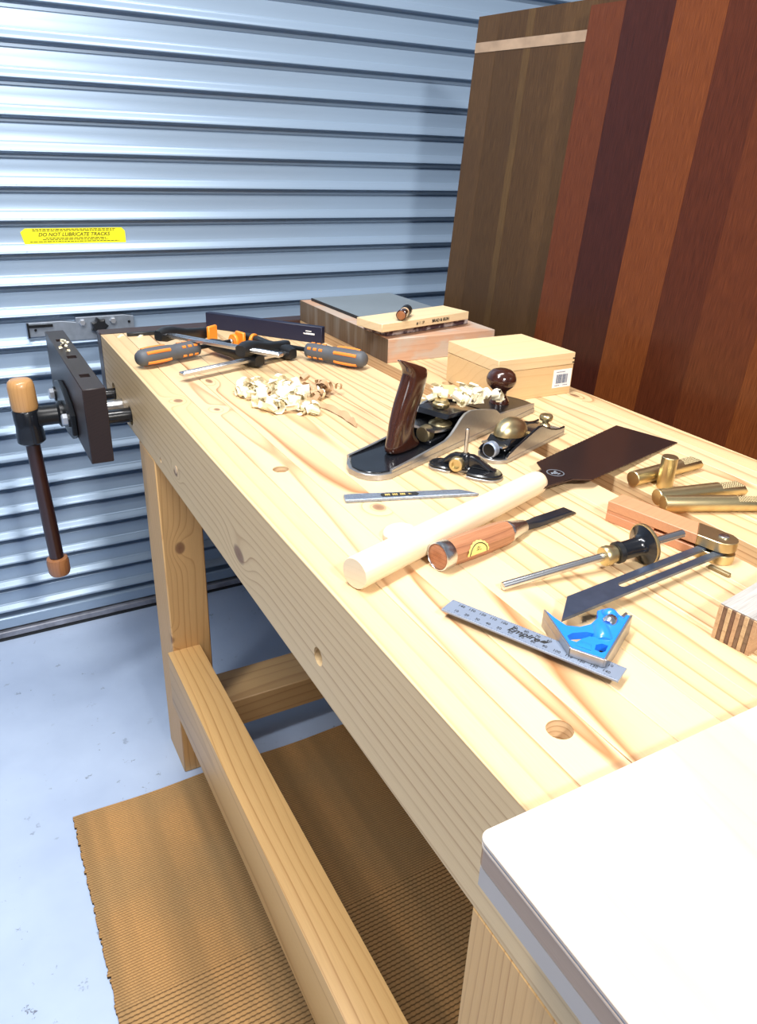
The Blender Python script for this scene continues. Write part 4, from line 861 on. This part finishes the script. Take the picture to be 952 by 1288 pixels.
# --- two bar clamps
def clamp(label, x, y, deg, zbar, side, bar_l, handle_u, arm_u, jaw_u, throat, zh, screw_to):
    """bar along local x; jaws reach out to side*throat; the handle sits on the screw, parallel to the bar"""
    t = on_bench('bar_clamp', label, 'clamp', x, y, deg, group='bar clamps at the far end')
    sg = side
    h0, h1 = handle_u
    bz = zbar
    obj('bar', B().box(0, bar_l, -0.0075, 0.0075, bz - 0.0032, bz + 0.0032, 0.0012).box(0.004, bar_l - 0.004, -0.0028, 0.0028, bz + 0.0030, bz + 0.0040, 0.0004), M_STEEL, t)
    for nm, u0, w in (('fixed_jaw', jaw_u, 0.011), ('sliding_arm', arm_u, 0.013)):
        sec = []
        for f, hw, zz, hh in ((-0.16, w * 0.8, bz, 0.009), (-0.02, w, bz, 0.0125), (0.16, w, bz, 0.0115), (0.5, w * 0.72, (bz + zh) / 2, 0.0090), (0.9, w * 0.8, zh, 0.0105), (1.08, w * 0.6, zh, 0.009)):
            yy = sg * throat * f; sec.append([Vector((u0 + a_ * hw, yy, zz + b_ * hh)) for a_, b_ in ((-1, -.6), (-.6, -1), (.6, -1), (1, -.6), (1, .6), (.6, 1), (-.6, 1), (-1, .6))])
        obj(nm, B().loft(sec), M_BPLAST, t, angle=50)
    dirh = 1 if h1 > h0 else -1
    pad_u = jaw_u + (0.0125 if screw_to > jaw_u else -0.0125)
    sp = 1 if screw_to > jaw_u else -1
    obj('jaw_pad', B().box(min(pad_u, pad_u + sp * 0.007), max(pad_u, pad_u + sp * 0.007), sg * throat - 0.013, sg * throat + 0.013, zh - 0.0135, zh + 0.0150, 0.0018), M_ORANGE, t)
    obj('screw', B().cyl((screw_to, sg * throat, zh), (h0, sg * throat, zh), 0.0042, seg=14), M_BLACKM, t)
    obj('swivel_pad', B().lathe([(0.0125, 0), (0.0132, 0.001), (0.0132, 0.0045), (0.0120, 0.006)], 22, Matrix.Translation((screw_to, sg * throat, zh)) @ Matrix.Rotation(PI / 2 * (-sp if False else -1), 4, 'Y') @ Matrix.Translation((0, 0, -0.003))), M_ORANGE, t)
    obj('swivel_nut', B().ell((screw_to + dirh * 0.006, sg * throat, zh), 0.005, 0.005, 0.005), M_STEEL, t)
    MH = Matrix.Translation((h0, sg * throat, zh)) @ (RX if dirh > 0 else Matrix.Rotation(-PI / 2, 4, 'Y'))
    Lh = abs(h1 - h0); k_ = Lh / 0.125
    obj('handle', B().lathe([(0.008, 0), (0.0125, 0.003 * k_), (0.0142, 0.012 * k_), (0.0140, 0.045 * k_), (0.0130, 0.052 * k_), (0.0138, 0.058 * k_), (0.0150, 0.075 * k_), (0.0152, 0.105 * k_), (0.0140, 0.118 * k_), (0.0100, 0.124 * k_), (0, 0.125 * k_)], 24, MH), M_GREY, t, angle=60)
    b_ = B()
    for ang in (30, 100, 170, 240, 310):
        ca, sa = math.cos(math.radians(ang)), math.sin(math.radians(ang))
        b_.tube([MH @ Vector((ca * r_, sa * r_, z_ * k_)) for r_, z_ in ((0.0135, 0.066), (0.0146, 0.075), (0.0148, 0.098), (0.0138, 0.112))], 0.0031, 8)
        for z_ in (0.014, 0.026, 0.038): b_.tube([MH @ Vector((ca * 0.0128, sa * 0.0128, (z_ - 0.0035) * k_)), MH @ Vector((ca * 0.0130, sa * 0.0130, (z_ + 0.0035) * k_))], 0.0028, 8)
    obj('grip_inlays', b_, M_ORUB, t)
    return t
clamp('bar clamp with handle pointing right, its bar crossing on top', 0.083, 1.225, -57.1, 0.0345, 1, 0.258, (0.235, 0.360), 0.186, 0.0, 0.112, 0.0184, 0.116)
clamp('bar clamp with handle at the front edge, its bar underneath', 0.057, 1.028, 19.5, 0.0134, 1, 0.245, (0.116, -0.010), 0.150, 0.228, 0.112, 0.0184, 0.196)

# --- navy card sleeve and black bar at the far end
t = on_bench('saw_sleeve', 'navy blue card sleeve standing on edge behind the clamps', 'sleeve', 0.2120, 1.4000, -51.5)
obj('sleeve', B().box(0, 0.272, 0.0, 0.014, 0, 0.0330, 0.001), M_NAVY, t)
b = B()
for x0, x1, z in ((0.236, 0.249, 0.0225), (0.231, 0.236, 0.0175), (0.237, 0.256, 0.0182), (0.232, 0.256, 0.0166)): b.box(x0, x1, -0.0003, 0.0, z - 0.0008, z + 0.0008)
obj('print', b, M_WHITE, t)
o = obj('black_bar', B().box(0, 0.058, 0, 0.010, 0, 0.007, 0.0012), M_BPLAST); o.location = (0.045, 1.376, H + 0.0002); o.rotation_euler = (0, 0, -0.05)
tag(o, 'short flat black bar at the far end, left of the clamps', 'bar')

# --- shavings on the bench
b = B()
for _ in range(95):
    a_ = random.random() * 6.28; rr_ = math.sqrt(random.random()); x = 0.172 + 0.056 * rr_ * math.cos(a_) - 0.012 * rr_ * math.sin(a_); y = 0.878 + 0.088 * rr_ * math.sin(a_)
    R = random.uniform(0.005, 0.013); ribbon(b, (x, y, R * 0.9 + random.uniform(0, 0.016) * (1 - rr_)), R, random.uniform(0.008, 0.020), random.uniform(0.3, 0.9), (random.gauss(0, 1), random.gauss(0, 1), random.gauss(0, 0.3)), n=12)
o = obj('wood_shavings', b, M_SHAVE); o.location = (0, 0, H)
tag(o, 'heap of pale curled shavings on the bench in front of the clamps', 'shavings', kind='stuff')
b = B()
for _ in range(24):
    x = 0.232 + random.gauss(0, 0.013); y = 0.888 + random.gauss(0, 0.022); R = random.uniform(0.005, 0.009)
    ribbon(b, (x, y, R + random.uniform(0, 0.008)), R, random.uniform(0.006, 0.012), random.uniform(0.4, 1.0), (random.gauss(0, 1), random.gauss(0, 1), random.gauss(0, 0.3)), n=12)
o = obj('wood_shavings', b, M_SHAVED); o.location = (0, 0, H)
tag(o, 'brown curled shavings at the right of the pale heap', 'shavings', kind='stuff')
b = B(); t_ = bmesh.new(); prev = None
path = [(0.203, 0.862), (0.209, 0.835), (0.216, 0.808), (0.221, 0.784), (0.2225, 0.762), (0.221, 0.742), (0.2185, 0.722)]
for i in range(26):
    f = i / 25 * (len(path) - 1); k_ = min(int(f), len(path) - 2); g_ = f - k_; x = path[k_][0] * (1 - g_) + path[k_ + 1][0] * g_; y = path[k_][1] * (1 - g_) + path[k_ + 1][1] * g_
    w = 0.0014 + 0.0030 * math.sin(PI * min(1, (i / 25) ** 2 + 0.05)) ; z = 0.003 + 0.004 * abs(math.sin(i * 0.5))
    kk = (t_.verts.new((x - w, y - 0.001, z * 0.3)), t_.verts.new((x + w, y + 0.001, z + 0.002)))
    if prev: t_.faces.new((prev[0], prev[1], kk[1], kk[0]))
    prev = kk
b._join(t_); o = obj('long_shaving', b, M_SHAVED); o.location = (0, 0, H + 0.0003)
tag(o, 'single long brown shaving trailing from the heap towards the planes', 'shaving')
b = B()
for x, y in ((0.03, 1.375), (0.036, 1.385), (0.066, 1.362), (0.07, 1.37), (0.10, 1.385)):
    b.box(-0.004, 0.004, -0.003, 0.003, 0, 0.0025, M=Matrix.Translation((x, y, 0)) @ Matrix.Rotation(random.random() * 3, 4, 'Z'))
o = obj('wood_chips', b, M_SHAVE); o.location = (0, 0, H + 0.0002); tag(o, 'few white wood chips at the far bench corner', 'chips', kind='stuff')
b = B()
for _ in range(7):
    ribbon(b, (-0.078 + random.gauss(0, 0.006), 1.345 + random.gauss(0, 0.02), 0.004), 0.003, 0.006, 0.6, (random.gauss(0, 1), random.gauss(0, 1), 0.2), n=8)
o = obj('wood_chips', b, M_SHAVE); o.location = (0, 0, H); tag(o, 'white shaving bits on top of the dark vise chop', 'chips', kind='stuff')
